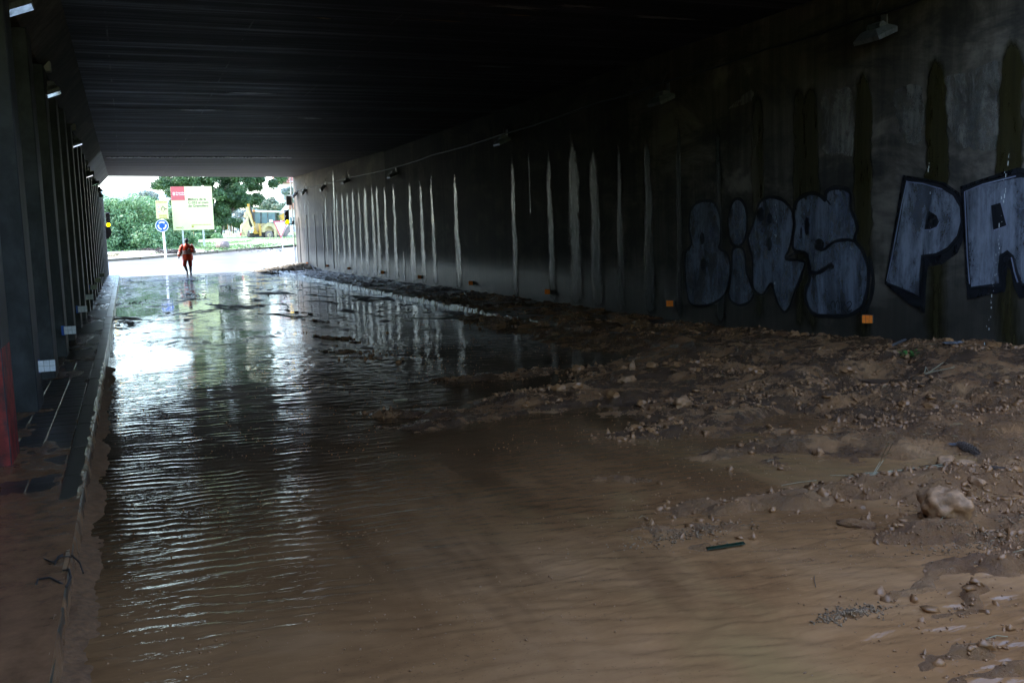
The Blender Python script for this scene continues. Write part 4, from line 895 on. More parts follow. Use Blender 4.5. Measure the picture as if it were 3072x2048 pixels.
for (x, y, z, r) in pts:
    a = random.uniform(-.9, .9); l = random.uniform(.03, .13); d = Vector((math.cos(a), math.sin(a), 0)) * l; p = Vector((x, y, max(mud_at(x, y), 0) + .006))
    mb.tube([p, p + d * .5 + Vector((0, 0, random.uniform(0, .015))), p + d], random.uniform(.0008, .002), 4)
o = mb.build('plant_litter', MT['straw']); o['kind'] = 'stuff'; tag(o, 'broken straws and pine needles scattered over the mud', 'litter')
mb = MB(); fr_ = random.Random(3)
for (ax, ay, bx, by, xw, n) in ((2255, 0, 2095, 1370, 8.25, 60), (1722, 70, 1735, 690, 8.4, 18), (715, 330, 716, 900, 8.5, 12)):
    for k in range(n):
        if fr_.random() < .35: continue
        t = (k + fr_.random()) / n; q_ = r6(ax + (bx - ax) * t, ay + (by - ay) * t); Yw, z = onwall(*q_, xw)
        r_ = fr_.uniform(.0014, .0040); Yw += fr_.gauss(0, .012); mb.tube([(xw, Yw, z), (xw, Yw, z + r_ * fr_.uniform(2, 12))], r_, 5)
o = mb.build('falling_drops', MT['silver']); o['kind'] = 'stuff'; tag(o, 'drops of water dripping from the deck in front of the graffiti wall', 'water drops')
# green sprig
x, y = gnd(2727, 1115, .1); root = thing('green_sprig', 'small bright green plant sprig on the mud near the right wall', 'sprig', (x, y, mud_at(x, y)))
mb = MB()
for k in range(34):
    a = random.uniform(0, 6.28); l = random.uniform(.03, .16); p = Vector((math.cos(a) * l, math.sin(a) * l * .7, random.uniform(.0, .05))); d = Vector((math.cos(a), math.sin(a), random.uniform(-.2, .7))).normalized(); e = d.cross(Vector((0, 0, 1))).normalized() * .014
    mb.add([p - d * .03, p + e, p + d * .04, p - e], [(0, 1, 2, 3)])
mb.build('leaves', MT['sprig'], root)
# green glass sheet edge and its grit-laden top
x, y = gnd(2185, 1632, .02); root = thing('glass_sheet', 'broken green-edged glass sheet lying in the foreground water against a grit bar', 'glass', (x, y, 0.008))
GP = [(-.13, .0), (.10, -.012), (.11, .02), (-.12, .03)]
MB().prism(GP, 0, .006, lambda a, c, t: (a, c, t)).build('pane', MT['glassgreen'], root)

for (px, py, lb, s_) in ((2858, 1103, 'crumpled bluish plastic scrap on the mud against the right wall', .06), (2580, 1170, 'tiny white scrap on dark mud left of the sprig', .03), (2870, 1322, 'small black and white scrap on mud above the pale stone', .03)):
    x, y = gnd(px, py, .06); o = MB().rock((0, 0, 0), s_, (1.6, .7, .25), 33, 2, .5).build('plastic_scrap', MT['litter']); o.location = (x, y, mud_at(x, y) + .01); tag(o, lb, 'litter')

# ---------------------------------------------------------------- reflector plates
RP = [((924, 790)), (984, 797), (1049, 805), (1150, 817), (1263, 831), (1417, 849), (1648, 875), (2017, 910), (2613, 957)]
RL = ['orange reflector on the right wall nearest the tunnel mouth', 'orange reflector second from the tunnel mouth beside the lit streaks', 'orange reflector on the right wall at the third streak group from the mouth',
    'orange reflector just past the wall joint', 'orange reflector between two bright wet streaks in mid wall', 'orange reflector left of the widest gap between wet streaks', 'orange reflector over the foot of a blue streak in mid tunnel', 'orange reflector just left of the graffiti letter B', 'orange reflector below the graffiti letter S, largest of the row']
for (px, py), lb in zip(RP, RL):
    Yw, z = onwall(px, py, WR - .04); o = thing('wall_reflector', lb, 'reflector', (WR, Yw, z), 0, 'orange reflectors along the right wall')
    MB().box(-.055, 0, -.008, .008, -.05, .05).build('bracket', MT['dirtyblack'], o)
    m = Matrix.Rotation(R(-52), 4, 'Z'); mb = MB().box(-.10, .03, -.006, .006, -.055, .055, .003); pl = mb.build('plate', MT['dirtyblack'], o); pl.location = (-.05, 0, 0); pl.rotation_euler = (0, 0, R(-48))
    for a in (-1, 0, 1):
        for c in (0, 1):
            q = MB().box(-.035 + a * .042 - .019, -.035 + a * .042 + .019, -.012, -.0065, -.05 + c * .051, -.001 + c * .051).build('reflector_cell', MT['orange_ref'], pl)
LP = [(139, 1097), (209, 990), (247, 927), (268, 891), (281, 861), (293, 841), (305, 825)]
LL = ['white reflector plate nearest on the left wall', 'white reflector plate second nearest on the left wall', 'third white reflector along the left wall', 'fourth white reflector along the left wall', 'fifth small white reflector along the left wall', 'sixth small white reflector along the left wall', 'farthest white reflector by the left tunnel mouth']
for (px, py), lb in zip(LP, LL):
    Yw, z = onwall(px, py, -.80); o = thing('wall_reflector', lb, 'reflector', (-.87, Yw, z), 0, 'white reflectors along the left wall')
    MB().box(-.035, .012, 0.0, .012, -.065, .065).build('bracket', MT['blue'], o)
    pl = MB().box(-.005, .155, -.006, .006, -.058, .058, .003).build('plate', MT['greymetal'], o)
    for a in range(3):
        for c in (0, 1): MB().box(.0 + a * .051, .048 + a * .051, -.012, -.0065, -.055 + c * .056, -.002 + c * .056).build('reflector_cell', MT['white_ref'], pl)

# ---------------------------------------------------------------- floodlights and cable
def floodlight(loc, side, label, group, tilt, s_=1.0):
    o = thing('floodlight', label, 'floodlight', loc, 0, group)
    k = -side
    h = bpy.data.objects.new('lamp_head', None)
    mb = MB(); t = R(tilt)
    # housing: tapering box, glass on its underside
    def P(a, bq, c): # a out from wall, b along, c up
        ca, sa = math.cos(t), math.sin(t); return (k * (a * ca - c * sa) + k * .12, bq, (a * sa + c * ca) - .16)
    W_, L_ = .17 * s_, .21 * s_
    vs = [P(-W_, -L_, 0), P(W_, -L_, 0), P(W_, L_, 0), P(-W_, L_, 0), P(-W_, -L_, .05), P(W_, -L_, .05), P(W_, L_, .05), P(-W_, L_, .05), P(-W_ * .6, -L_ * .6, .12), P(W_ * .6, -L_ * .6, .12), P(W_ * .6, L_ * .6, .12), P(-W_ * .6, L_ * .6, .12)]
    fs = [(0, 3, 2, 1)] + [(j, (j + 1) % 4, 4 + (j + 1) % 4, 4 + j) for j in range(4)] + [(4 + j, 4 + (j + 1) % 4, 8 + (j + 1) % 4, 8 + j) for j in range(4)] + [(8, 9, 10, 11)]
    hs = mb.add(vs, fs).build('housing', MT['greymetal'], o)
    g = .88; MB().add([P(-W_ * g, -L_ * g, -.004), P(W_ * g, -L_ * g, -.004), P(W_ * g, L_ * g, -.004), P(-W_ * g, L_ * g, -.004)], [(0, 3, 2, 1)]).build('glass', MT['glass'], hs)
    MB().box(min(0, k * .12), max(0, k * .12), -.03, .03, .0, .03).box(min(0, k * .02), max(0, k * .02), -.05, .05, -.08, .16).build('bracket', MT['greymetal'], o)
    MB().tube([(k * .13, -.11, -.03), (k * .13, .11, -.03)], .055, 10).build('ballast', MT['greymetal'], o)
    MB().tube([(k * .1, 0, .03), (k * .04, .12, .2), (k * .012, .05, .33)], .008, 6).build('cable', MT['rubber'], o)
    return o
RLAMP = [(884, 585, 'floodlight on the right wall nearest the tunnel mouth'), (911, 576, 'second floodlight from the tunnel mouth on the right wall'), (968, 564, 'floodlight above the covered wall strips on the right wall'), (1037, 545, 'floodlight left of the wall joint on the right wall'), (1177, 526, 'floodlight above the first dark streaks past the wall joint'), (1505, 425, 'grey floodlight in mid tunnel on the right wall'), (1983, 300, 'grey floodlight above the graffiti letters'), (2625, 105, 'largest floodlight at top right with pale housing')]
for px, py, lb in RLAMP:
    Yw, z = onwall(px, py, WR - .15); floodlight((WR, Yw, z + .12), 1, lb, 'floodlights on the right wall', -22 if px > 1000 else -50, 1.0)
LLAMP = [(73, 19, 'grey floodlight at the top left corner of the photo'), (164, 277, 'brightest glinting floodlight on the left under the haunch'), (235, 432, 'second glinting floodlight on the left wall'), (270, 526, 'third glinting floodlight on the left wall'), (287, 551, 'fourth small floodlight on the left wall'), (302, 573, 'fifth small floodlight on the left near the mouth'), (305, 590, 'last floodlight on the left at the tunnel mouth')]
for px, py, lb in LLAMP:
    Yw, z = onwall(px, py, -.78); floodlight((-.94, Yw, z + .12), -1, lb, 'floodlights on the left wall', 20, .8)
    o = MB().box(-.96, -.80, Yw - .07, Yw + .07, z + .28, z + .42, .01).build('junction_box', MT['concrete']); tag(o, 'tan junction box above the ' + lb, 'junction box', 'junction boxes on the left wall')
P = [(WR - .03, *onwall(px, py)) for px, py in ((3000, -90), (2762, 0), (2600, 52), (2300, 150), (2000, 245), (1800, 308), (1505, 405), (1300, 465), (1177, 505), (1037, 535), (968, 552), (911, 566), (884, 576))]
mb = MB(); PP = []
for a, c in zip(P[:-1], P[1:]):
    for k in range(5): t = k / 5; PP.append((WR - .03, a[1] + (c[1] - a[1]) * t, a[2] + (c[2] - a[2]) * t - .03 * math.sin(math.pi * t)))
o = mb.tube(PP, .016, 6).build('wall_cable', MT['rubber']); tag(o, 'black cable running along the top of the right wall past the floodlights', 'cable')

# ================================================================ OUTSIDE
# traffic lights at the tunnel mouth
def traffic_light(px, pyt, pyb, Y, label, lit_low=True, side=1):
    a = aty(px, pyt, Y); c = aty(px, pyb, Y); h = a.z - c.z; o = thing('traffic_light', label, 'traffic light', (a.x, Y, c.z))
    wd = h * .30; MB().box(-wd / 2, wd / 2, -.02, .14, 0, h, .02).build('housing', MT['black'], o)
    for k in range(3):
        z = h * (.17 + .33 * k); r = wd * .40
        mb = MB().tube([(0, -.022, z), (0, -.05, z)], r, 16); mb.build('lens', MT['amber'] if (k == 0 and lit_low) else MT['dirtyblack'], o)
        mb = MB(); n = 10
        vs = []; 
        for j in range(n + 1):
            an = math.pi * (-.05 + 1.1 * j / n); vs += [(math.cos(an) * r * 1.15, -.02, z + math.sin(an) * r * 1.15), (math.cos(an) * r * 1.15, -.17, z + math.sin(an) * r * 1.1 - .01)]
        mb.add(vs, [(2 * j, 2 * j + 1, 2 * j + 3, 2 * j + 2) for j in range(n)]).build('visor', MT['black'], o)
    return o, h
tl, h = traffic_light(322, 637, 682, 52.3, 'left traffic light with its amber lamp lit beside the hedge')
MB().box(-.9, -.1, .05, .09, -.03, .02).build('bracket_arm', MT['black'], tl)
tr, h = traffic_light(859, 630, 673, 52.6, 'right traffic light with its amber lamp lit at the tunnel mouth')
MB().box(.1, .35, .05, .09, -.02, .03).build('bracket_arm', MT['black'], tr)
a = aty(324, 695, 53.2); r = aty(341, 695, 53.2).x - a.x
o = thing('round_sign', 'dark back of a round road sign below the left traffic light', 'road sign', (a.x - .25, 53.25, a.z))
MB().tube([(0, 0, 0), (0, .03, 0)], .42, 28).build('sign_plate', MT['dirtyblack'], o); MB().box(-.35, .0, .04, .08, -.03, .03).build('bracket_arm', MT['black'], o)
MB().tube([(-.30, .06, -a.z + .05), (-.30, .06, 1.2)], .03, 8).build('pole', MT['dirtyblack'], o)
# slim pole and box at the right mouth
a = aty(868, 560, 52.8); b_ = aty(880, 795, 52.8)
o = thing('conduit_pole', 'slim pale pole at the right tunnel mouth carrying a grey box', 'pole', (WR - .14, 52.85, 0))
MB().tube([(0, 0, .05), (0, 0, ceil_z(52.85) - .02)], .035, 10).build('pole', MT['white'], o); MB().box(-.30, -.04, -.06, .06, 3.45, 3.95, .01).build('box', MT['dirtyblack'], o)
MB().box(-.06, .06, -.09, .05, 2.45, 2.6, .01).build('clamp', MT['black'], o); MB().tube([(.05, -.12, .4), (.05, -.12, 2.3)], .014, 6).build('cable', MT['rubber'], o)

def disc(o, cx, cz, r, y, mat, name, n=40, t=.01): return MB().tube([(cx, y, cz), (cx, y + t, cz)], r, n).build(name, mat, o)
def text(o, s_, x, z, size, y, mat, name, align='LEFT', extr=.004):
    cu = bpy.data.curves.new(name, 'FONT'); cu.body = s_; cu.size = size; cu.align_x = align; cu.extrude = extr; cu.space_line = .95; cu.space_character = 1.0; cu.offset = size * .012
    ob = bpy.data.objects.new(name, cu); COL.objects.link(ob)
    dg = bpy.context.evaluated_depsgraph_get(); me = bpy.data.meshes.new_from_object(ob.evaluated_get(dg)); COL.objects.unlink(ob); bpy.data.objects.remove(ob)
    m = bpy.data.objects.new(name, me); me.materials.clear(); me.materials.append(mat); COL.objects.link(m); m.parent = o
    m.location = (x, y, z); m.rotation_euler = (R(90), 0, 0); return m
# blue roundabout sign with the yellow warning panel
base = onterr(495, 775); Yb = base.y; zc = aty(486, 677, Yb); x0 = base.x
pr = onterr(495, 775); rad = (aty(506, 677, Yb).x - aty(466, 677, Yb).x) / 2
o = thing('roundabout_sign', 'round blue roundabout sign on a white pole below a yellow warning panel', 'road sign', (zc.x, Yb, base.z))
zz = zc.z - base.z
MB().tube([(0.10, .06, 0), (0.02, .06, zz + 3.2 * rad + .6)], .075, 12).build('pole', MT['white'], o)
disc(o, 0, zz, rad, -.02, MT['white'], 'sign_rim', t=.03); pl = disc(o, 0, zz, rad * .9, -.026, MT['blue'], 'sign_face', t=.01)
for k in range(3):
    a0 = R(140 - 120 * k); P = []; n = 10
    ri, ro = rad * .46, rad * .68
    for j in range(n + 1): an = a0 - R(78) * j / n; P.append((math.cos(an) * ro, math.sin(an) * ro))
    an = a0 - R(78); P.append((math.cos(an) * (ro + rad * .1), math.sin(an) * (ro + rad * .1))); an2 = a0 - R(102); P.append((math.cos(an2) * (ri + ro) / 2, math.sin(an2) * (ri + ro) / 2)); P.append((math.cos(an) * (ri - rad * .1), math.sin(an) * (ri - rad * .1)))
    for j in range(n, -1, -1): an = a0 - R(78) * j / n; P.append((math.cos(an) * ri, math.sin(an) * ri))
    MB().prism(P, -.036, -.030, lambda a, c, t: (a, t, zz + c)).build('arrow', MT['white'], o)
A = aty(466, 602, Yb); B = aty(506, 656, Yb); w_ = (B.x - A.x) / 2; xm = (A.x + B.x) / 2 - zc.x; z1 = A.z - base.z; z0 = B.z - base.z
pan = MB().box(xm - w_, xm + w_, -.03, .0, z0, z1, .01).build('warning_panel', MT['yel'], o)
ph = z1 - z0
text(pan, 'ATENCIÓ', xm, z1 - ph * .13, w_ * .42, -.034, MT['yeltxt'], 'lettering', 'CENTER')
for q_, t_ in ((.36, '40'), (.60, '20')):
    disc(pan, xm - w_ * .52, z1 - ph * q_, w_ * .29, -.036, MT['redp'], 'speed_roundel', t=.004); disc(pan, xm - w_ * .52, z1 - ph * q_, w_ * .22, -.041, MT['white'], 'speed_roundel', t=.004)
    MB().box(xm - w_ * .64, xm - w_ * .54, -.045, -.042, z1 - ph * q_ - .03, z1 - ph * q_ + .03).box(xm - w_ * .50, xm - w_ * .40, -.045, -.042, z1 - ph * q_ - .03, z1 - ph * q_ + .03).build('speed_digits', MT['blue'], pan)
ring = []; n = 22; cxr, czr, r1, r2 = xm + w_ * .18, z1 - ph * .46, w_ * .24, w_ * .33
for j in range(n + 1): an = R(-60 + 300 * j / n); ring.append((cxr + math.cos(an) * r2, czr + math.sin(an) * r2))
for j in range(n, -1, -1): an = R(-60 + 300 * j / n); ring.append((cxr + math.cos(an) * r1, czr + math.sin(an) * r1))
MB().prism(ring, -.040, -.034, lambda a, c, t: (a, t, c)).box(cxr - .02, cxr + .02, -.04, -.034, czr + r2, czr + r2 + w_ * .22).box(cxr + r2, cxr + r2 + w_ * .3, -.04, -.034, czr - .02, czr + .02).box(cxr - .012, cxr + .012, -.04, -.034, czr - r2 - w_ * .2, czr - r2).build('roundabout_symbol', MT['txt'], pan)
for q_, a_ in ((.82, .62), (.93, .62)):
    mb = MB(); xx_ = xm - w_ * .55
    while xx_ < xm + w_ * a_: l = random.uniform(.03, .09); mb.box(xx_, xx_ + l, -.038, -.033, z1 - ph * q_ - .035, z1 - ph * q_ + .035); xx_ += l + .02
    mb.build('lettering', MT['yeltxt'], pan)
# works board
bl = onterr(554, 745); Yb = bl.y; br_ = onterr(615, 747)
A = aty(512, 560, Yb); C_ = aty(637, 559, Yb); D = aty(520, 691, Yb); E_ = aty(643, 689, Yb)
o = thing('works_board', 'large cream roadworks board with a red square and dark lettering on two posts', 'information board', ((D.x + E_.x) / 2, Yb, bl.z))
hw = (E_.x - D.x) / 2; z1 = (A.z + C_.z) / 2 - bl.z; z0 = (D.z + E_.z) / 2 - bl.z; hh = z1 - z0; xo = 0
bd = MB().box(-hw, hw, -.04, .04, z0, z1, .01).build('board_panel', MT['cream'], o)
rs = MB().box(-hw, -hw + hw * .66, -.05, -.042, z1 - hh * .315, z1).build('red_square', MT['pinkred'], bd)
MB().box(-hw * .90, -hw * .80, -.058, -.052, z1 - hh * .20, z1 - hh * .13).build('emblem', MT['white'], rs)
text(rs, 'Generalitat\nde Catalunya', -hw * .76, z1 - hh * .155, hh * .045, -.054, MT['white'], 'lettering')
text(bd, 'Millora de la\nC-352 al tram\nde Granollers', -hw * .20, z1 - hh * .32, hh * .080, -.047, MT['txt'], 'lettering')
mb = MB(); xx_ = -hw * .86
while xx_ < -hw * .62: l = random.uniform(.03, .08); mb.box(xx_, xx_ + l, -.047, -.042, z0 + hh * .05, z0 + hh * .075); xx_ += l + .03
xx_ = -hw * .1
while xx_ < hw * .85: l = random.uniform(.04, .1); mb.box(xx_, xx_ + l, -.047, -.042, z0 + hh * .11, z0 + hh * .125); xx_ += l + .03
mb.box(-hw * .1, hw * .0, -.047, -.042, z0 + hh * .06, z0 + hh * .10).build('small_print', MT['yeltxt'], bd)
disc(bd, -hw * .55, z0 + hh * .06, .07, -.05, MT['txt'], 'round_emblem', 20)
disc(bd, -hw * .55, z0 + hh * .06, .05, -.055, MT['cream'], 'round_emblem', 20)
for p in (bl, br_):
    xl = aty(548 if p is bl else 610, 691, Yb).x - o.location.x
    MB().box(xl - .07, xl + .07, .045, .16, 0, z1 - .2).build('post', MT['galv'], o)
# give-way sign
base = onterr(851, 787); Yb = base.y; A = aty(819, 663, Yb); B = aty(866, 663, Yb); C_ = aty(843, 716, Yb)
o = thing('give_way_sign', 'white triangular give way sign with red border pointing down at the right mouth', 'road sign', (C_.x, Yb, base.z))
def trisc(s_, y0, y1, mat, nm):
    P = [(A.x - C_.x, A.z - base.z), (B.x - C_.x, A.z - base.z), (0, C_.z - base.z)]; gx = sum(p[0] for p in P) / 3; gz = sum(p[1] for p in P) / 3
    P = [(gx + (a - gx) * s_, gz + (c - gz) * s_) for a, c in P]; return MB().prism(P, y0, y1, lambda a, c, t: (a, t, c)).build(nm, mat, o)
trisc(1.0, -.02, 0, MT['redp'], 'sign_rim'); trisc(.80, -.027, -.022, MT['white'], 'sign_face')
MB().tube([(.12, .04, 0), (.02, .04, A.z - base.z - .1)], .035, 10).build('pole', MT['galv'], o)
# back of another round sign in front of the digger
base = onterr(770, 718); Yb = base.y; c0 = aty(769, 645, Yb)
o = thing('round_sign', 'grey back of a round sign on a tall pole in front of the digger', 'road sign', (c0.x, Yb, base.z))
ob_ = MB(); n = 28; ob_.add([(math.cos(2 * math.pi * k / n) * .36, y_, c0.z - base.z + math.sin(2 * math.pi * k / n) * .62) for y_ in (0, .03) for k in range(n)], [tuple(range(n)), tuple(range(2 * n - 1, n - 1, -1))] + [(k, (k + 1) % n, n + (k + 1) % n, n + k) for k in range(n)])
ob_.build('sign_plate', simple('blue_grey_back', (0.12, 0.17, 0.23), .5), o); MB().tube([(.05, -.05, 0), (0, -.05, c0.z - base.z + .65)], .045, 8).build('pole', simple('blue_grey_pole', (0.3, 0.36, 0.42), .5), o)

# ---------------------------------------------------------------- person
px_, py_ = gnd(566, 822.5, 0.01)
per = thing('person', 'person in an orange hooded rain jacket with silver bands walking on the wet road', 'person', (px_, py_, 0.0), R(180) - 0.0)
def skin(name, joints, edges, mat, parent, sub=2, root=0):
    me = bpy.data.meshes.new(name); me.from_pydata([j[0] for j in joints], edges, []); o = bpy.data.objects.new(name, me); COL.objects.link(o)
    m = o.modifiers.new('skin', 'SKIN'); m.use_smooth_shade = True
    for i, j in enumerate(joints):
        r_ = j[1] if isinstance(j[1], tuple) else (j[1], j[1]); me.skin_vertices[0].data[i].radius = r_
    me.skin_vertices[0].data[root].use_root = True
    if sub: s_ = o.modifiers.new('sub', 'SUBSURF'); s_.levels = sub; s_.render_levels = sub
    dg = bpy.context.evaluated_depsgraph_get(); m2 = bpy.data.meshes.new_from_object(o.evaluated_get(dg)); o.modifiers.clear(); o.data = m2
    m2.materials.clear(); m2.materials.append(mat); o.parent = parent; return o
# local frame: person faces -y of the world (towards the camera); local +y is forward after the half turn, so +x local is the photo's left
J = [((0, 0, .93), (.15, .11)), ((0, 0, 1.12), (.14, .10)), ((0, .01, 1.36), (.17, .11)), ((0, .01, 1.49), (.07, .07)), ((0, .03, 1.56), (.06, .065)), ((0, .035, 1.64), (.078, .095)), ((0, .03, 1.72), (.07, .085)),
     ((.11, 0, .90), (.09, .09)), ((.17, .08, .50), (.06, .065)), ((.05, -.14, .16), (.042, .045)), ((.055, -.05, .07), (.04, .05)),
     ((-.10, 0, .90), (.09, .09)), ((-.11, .07, .48), (.06, .065)), ((-.10, .12, .09), (.042, .045)), ((-.11, .22, .045), (.045, .035)),
     ((.21, 0, 1.43), (.065, .07)), ((.33, -.02, 1.15), (.045, .045)), ((.42, .05, .90), (.032, .032)),
     ((-.21, 0, 1.43), (.065, .07)), ((-.34, .02, 1.16), (.045, .045)), ((-.12, .20, 1.24), (.032, .032)), ((.0, .075, 1.60), (.03, .03)), ((.43, .06, .85), (.03, .018)), ((-.07, .22, 1.27), (.03, .02))]
Ed = [(0, 1), (1, 2), (2, 3), (3, 4), (4, 5), (5, 6), (0, 7), (7, 8), (8, 9), (9, 10), (0, 11), (11, 12), (12, 13), (13, 14), (2, 15), (15, 16), (16, 17), (2, 18), (18, 19), (19, 20), (17, 22), (20, 23)]
J = J[:21] + [J[21]] + J[22:]
Jb = J[:21] + J[22:]; Ed = [(a if a < 21 else a - 1, b_ if b_ < 21 else b_ - 1) for a, b_ in Ed]
skin('body', Jb, Ed, MT['skin'], per)
# hair, face
mb = MB(); mb.rock((0, .02, 1.715), .125, (.88, 1.02, .9), 3, 3, .05); mb.build('hair', MT['hair'], per, True)
MB().rock((0, .125, 1.635), .018, (.7, 1, 1.3), 3, 1, .05).build('nose', MT['skin'], per, True)
for s_ in (-1, 1):
    MB().rock((.032 * s_, .112, 1.665), .011, (1.2, .6, .7), 3, 1, 0).build('eye', MT['hair'], per, True); MB().rock((.085 * s_, .03, 1.65), .024, (.4, .8, 1.2), 3, 1, 0).build('ear', MT['skin'], per, True)
MB().box(-.025, .025, .112, .118, 1.598, 1.604).build('mouth', MT['hair'], per)
# jacket: loose shell
def shell(rings, n=20):
    vs = []; fs = []
    for (z, rx, ry, ox, oy) in rings:
        for k in range(n): an = 2 * math.pi * k / n; w2 = 1 + .03 * math.sin(k * 3 + z * 20); vs.append((ox + rx * w2 * math.cos(an), oy + ry * w2 * math.sin(an), z))
    for i in range(len(rings) - 1):
        for k in range(n): fs.append((i * n + k, i * n + (k + 1) % n, (i + 1) * n + (k + 1) % n, (i + 1) * n + k))
    return vs, fs
vs, fs = shell([(.72, .26, .19, -.01, 0), (.85, .275, .20, -.01, 0), (.95, .265, .195, -.01, 0), (1.1, .255, .19, 0, 0), (1.25, .27, .19, 0, 0), (1.38, .27, .165, 0, 0), (1.46, .21, .14, 0, 0), (1.51, .13, .115, 0, 0), (1.55, .10, .10, 0, .01)])
jk = MB().add(vs, fs).build('jacket', MT['jacket'], per, True)
vs, fs = shell([(1.50, .10, .085, 0, -.03), (1.56, .125, .10, 0, -.05), (1.52, .15, .08, 0, -.09), (1.44, .12, .05, 0, -.14)], 16); MB().add(vs, fs).build('hood', MT['jacket'], jk, True)
for s_, el, wr in ((1, (.335, -.02, 1.15), (.415, .045, .93)), (-1, (-.35, .02, 1.15), (-.15, .19, 1.225))):
    sl = MB().tube([(.16 * s_, 0, 1.46), (.235 * s_, 0, 1.40), ((.235 * s_ + el[0]) / 2, -.01, 1.28), el, ((el[0] + wr[0]) / 2, (el[1] + wr[1]) / 2, (el[2] + wr[2]) / 2), wr], [.095, .11, .10, .09, .08, .06], 14).build('sleeve', MT['jacket'], jk, True)
    for f_ in (.25, .6):
        c_ = Vector(el).lerp(Vector(wr), f_) if s_ > 0 else Vector(el).lerp(Vector(wr), f_ * .6); d_ = (Vector(wr) - Vector(el)).normalized() * .02
        MB().tube([c_ - d_, c_ + d_], .115 - .02 * f_, 14).build('reflective_band', MT['silver'], sl, True)
for zb in (1.075, 1.175):
    vs, fs = shell([(zb - .03, .272, .20, 0, 0), (zb + .03, .272, .20, 0, 0)]); MB().add(vs, fs).build('reflective_band', MT['silver'], jk, True)
# trousers to the knee, boots below
for hip, kn, an, toe, nm in (((.11, 0, .86), (.17, .08, .50), (.055, -.14, .16), (.06, -.02, .03), 0), ((-.10, 0, .86), (-.11, .07, .48), (-.10, .12, .09), (-.11, .24, .035), 1)):
    MB().tube([hip, ((hip[0] + kn[0]) / 2, (hip[1] + kn[1]) / 2, (hip[2] + kn[2]) / 2), kn, (kn[0] * .9 + an[0] * .1, kn[1] * .9 + an[1] * .1, kn[2] - .06)], [.125, .115, .095, .09], 14).build('trouser_leg', MT['trous'], per, True)
    MB().tube([Vector(kn).lerp(Vector(an), .12), Vector(kn).lerp(Vector(an), .5), Vector(an), Vector(an).lerp(Vector(toe), .5) - Vector((0, 0, .02)), toe], [.08, .075, .055, .055, .04], 12).build('boot', MT['boot'], per, True)
# hands
def hand(parent, w0, dr, up, nm='hand'):
    dr = Vector(dr).normalized(); up = Vector(up).normalized(); sd_ = dr.cross(up)
    o_ = MB(); o_.tube([w0, Vector(w0) + dr * .05, Vector(w0) + dr * .085], [.026, .038, .034], 8)
    for k in range(4):
        b0 = Vector(w0) + dr * .08 + sd_ * (-.027 + .018 * k); o_.tube([b0, b0 + dr * (.035 + .004 * (k % 3)), b0 + dr * .055 + up * -.025], [.009, .008, .006], 6)
    b0 = Vector(w0) + dr * .03 + sd_ * .033; o_.tube([b0, b0 + sd_ * .025 + dr * .02, b0 + sd_ * .028 + dr * .045], [.011, .009, .007], 6)
    return o_.build(nm, MT['skin'], parent, True)
hand(per, (.415, .045, .92), (.1, .1, -1), (1, 0, 0)); hand(per, (-.15, .19, 1.225), (1, .3, .4), (0, 1, 0))
o = MB().box(-.02, .03, -.01, .01, -.05, .05, .004).build('phone', MT['black']); o.location = (px_ + .06, py_ - .26, 1.27); tag(o, 'small dark device held at the chest by the person in orange', 'device')

# ---------------------------------------------------------------- vegetation
def leafcloud(name, C, Rr, n, size, mat, parent, seed=0, flat=1.0, shell_=.55, squash=1.0, parts_of=None):
    """C (k,3) blob centres, Rr (k,3) radii: n leaf quads near the blobs' outsides"""
    rg = np.random.default_rng(seed); C = np.array(C, float); Rr = np.array(Rr, float)
    wts = (Rr[:, 0] * Rr[:, 2]); wts = wts / wts.sum(); b_ = rg.choice(len(C), n, p=wts)
    d = rg.normal(size=(n, 3)); d /= np.linalg.norm(d, axis=1)[:, None]
    rad_ = shell_ + (1.30 - shell_) * rg.uniform(0, 1, n) ** .8
    rad_ *= 0.78 + 0.44 * fbm(d[:, 0] * 3 + b_ * 7, d[:, 2] * 3 + d[:, 1] * 2 + b_, 3, seed)
    P = C[b_] + d * Rr[b_] * rad_[:, None]
    nn = d + rg.normal(0, .7, (n, 3)); nn /= np.linalg.norm(nn, axis=1)[:, None]
    u = np.cross(nn, rg.normal(size=(n, 3))); u /= np.linalg.norm(u, axis=1)[:, None]; v = np.cross(nn, u)
    s_ = size * rg.uniform(.5, 1.3, n)[:, None]
    co = np.stack([P - u * s_, P + v * s_ * .45, P + u * s_, P - v * s_ * .45], 1).reshape(-1, 3)
    return rawmesh(name, co, np.arange(4 * n).reshape(-1, 4), mat, False, parent)
def blobs(cx, cy, cz, rx, ry, rz, n, r, seed, jitter=.35):
    rg = random.Random(seed); C = []; Q = []
    for _ in range(n):
        while True:
            a, b_, c = rg.uniform(-1, 1), rg.uniform(-1, 1), rg.uniform(-1, 1)
            if a * a + b_ * b_ + c * c < 1: break
        q = r * rg.uniform(.6, 1.3); C.append((cx + a * rx, cy + b_ * ry, cz + c * rz)); Q.append((q, q, q * .8))
    return C, Q
def limbs(o, pts, r0):
    mb = MB()
    for p in pts: mb.tube(p, [r0 * (1 - .75 * k / (len(p) - 1)) for k in range(len(p))], 8)
    return mb.build('trunk', MT['bark'], o, True)
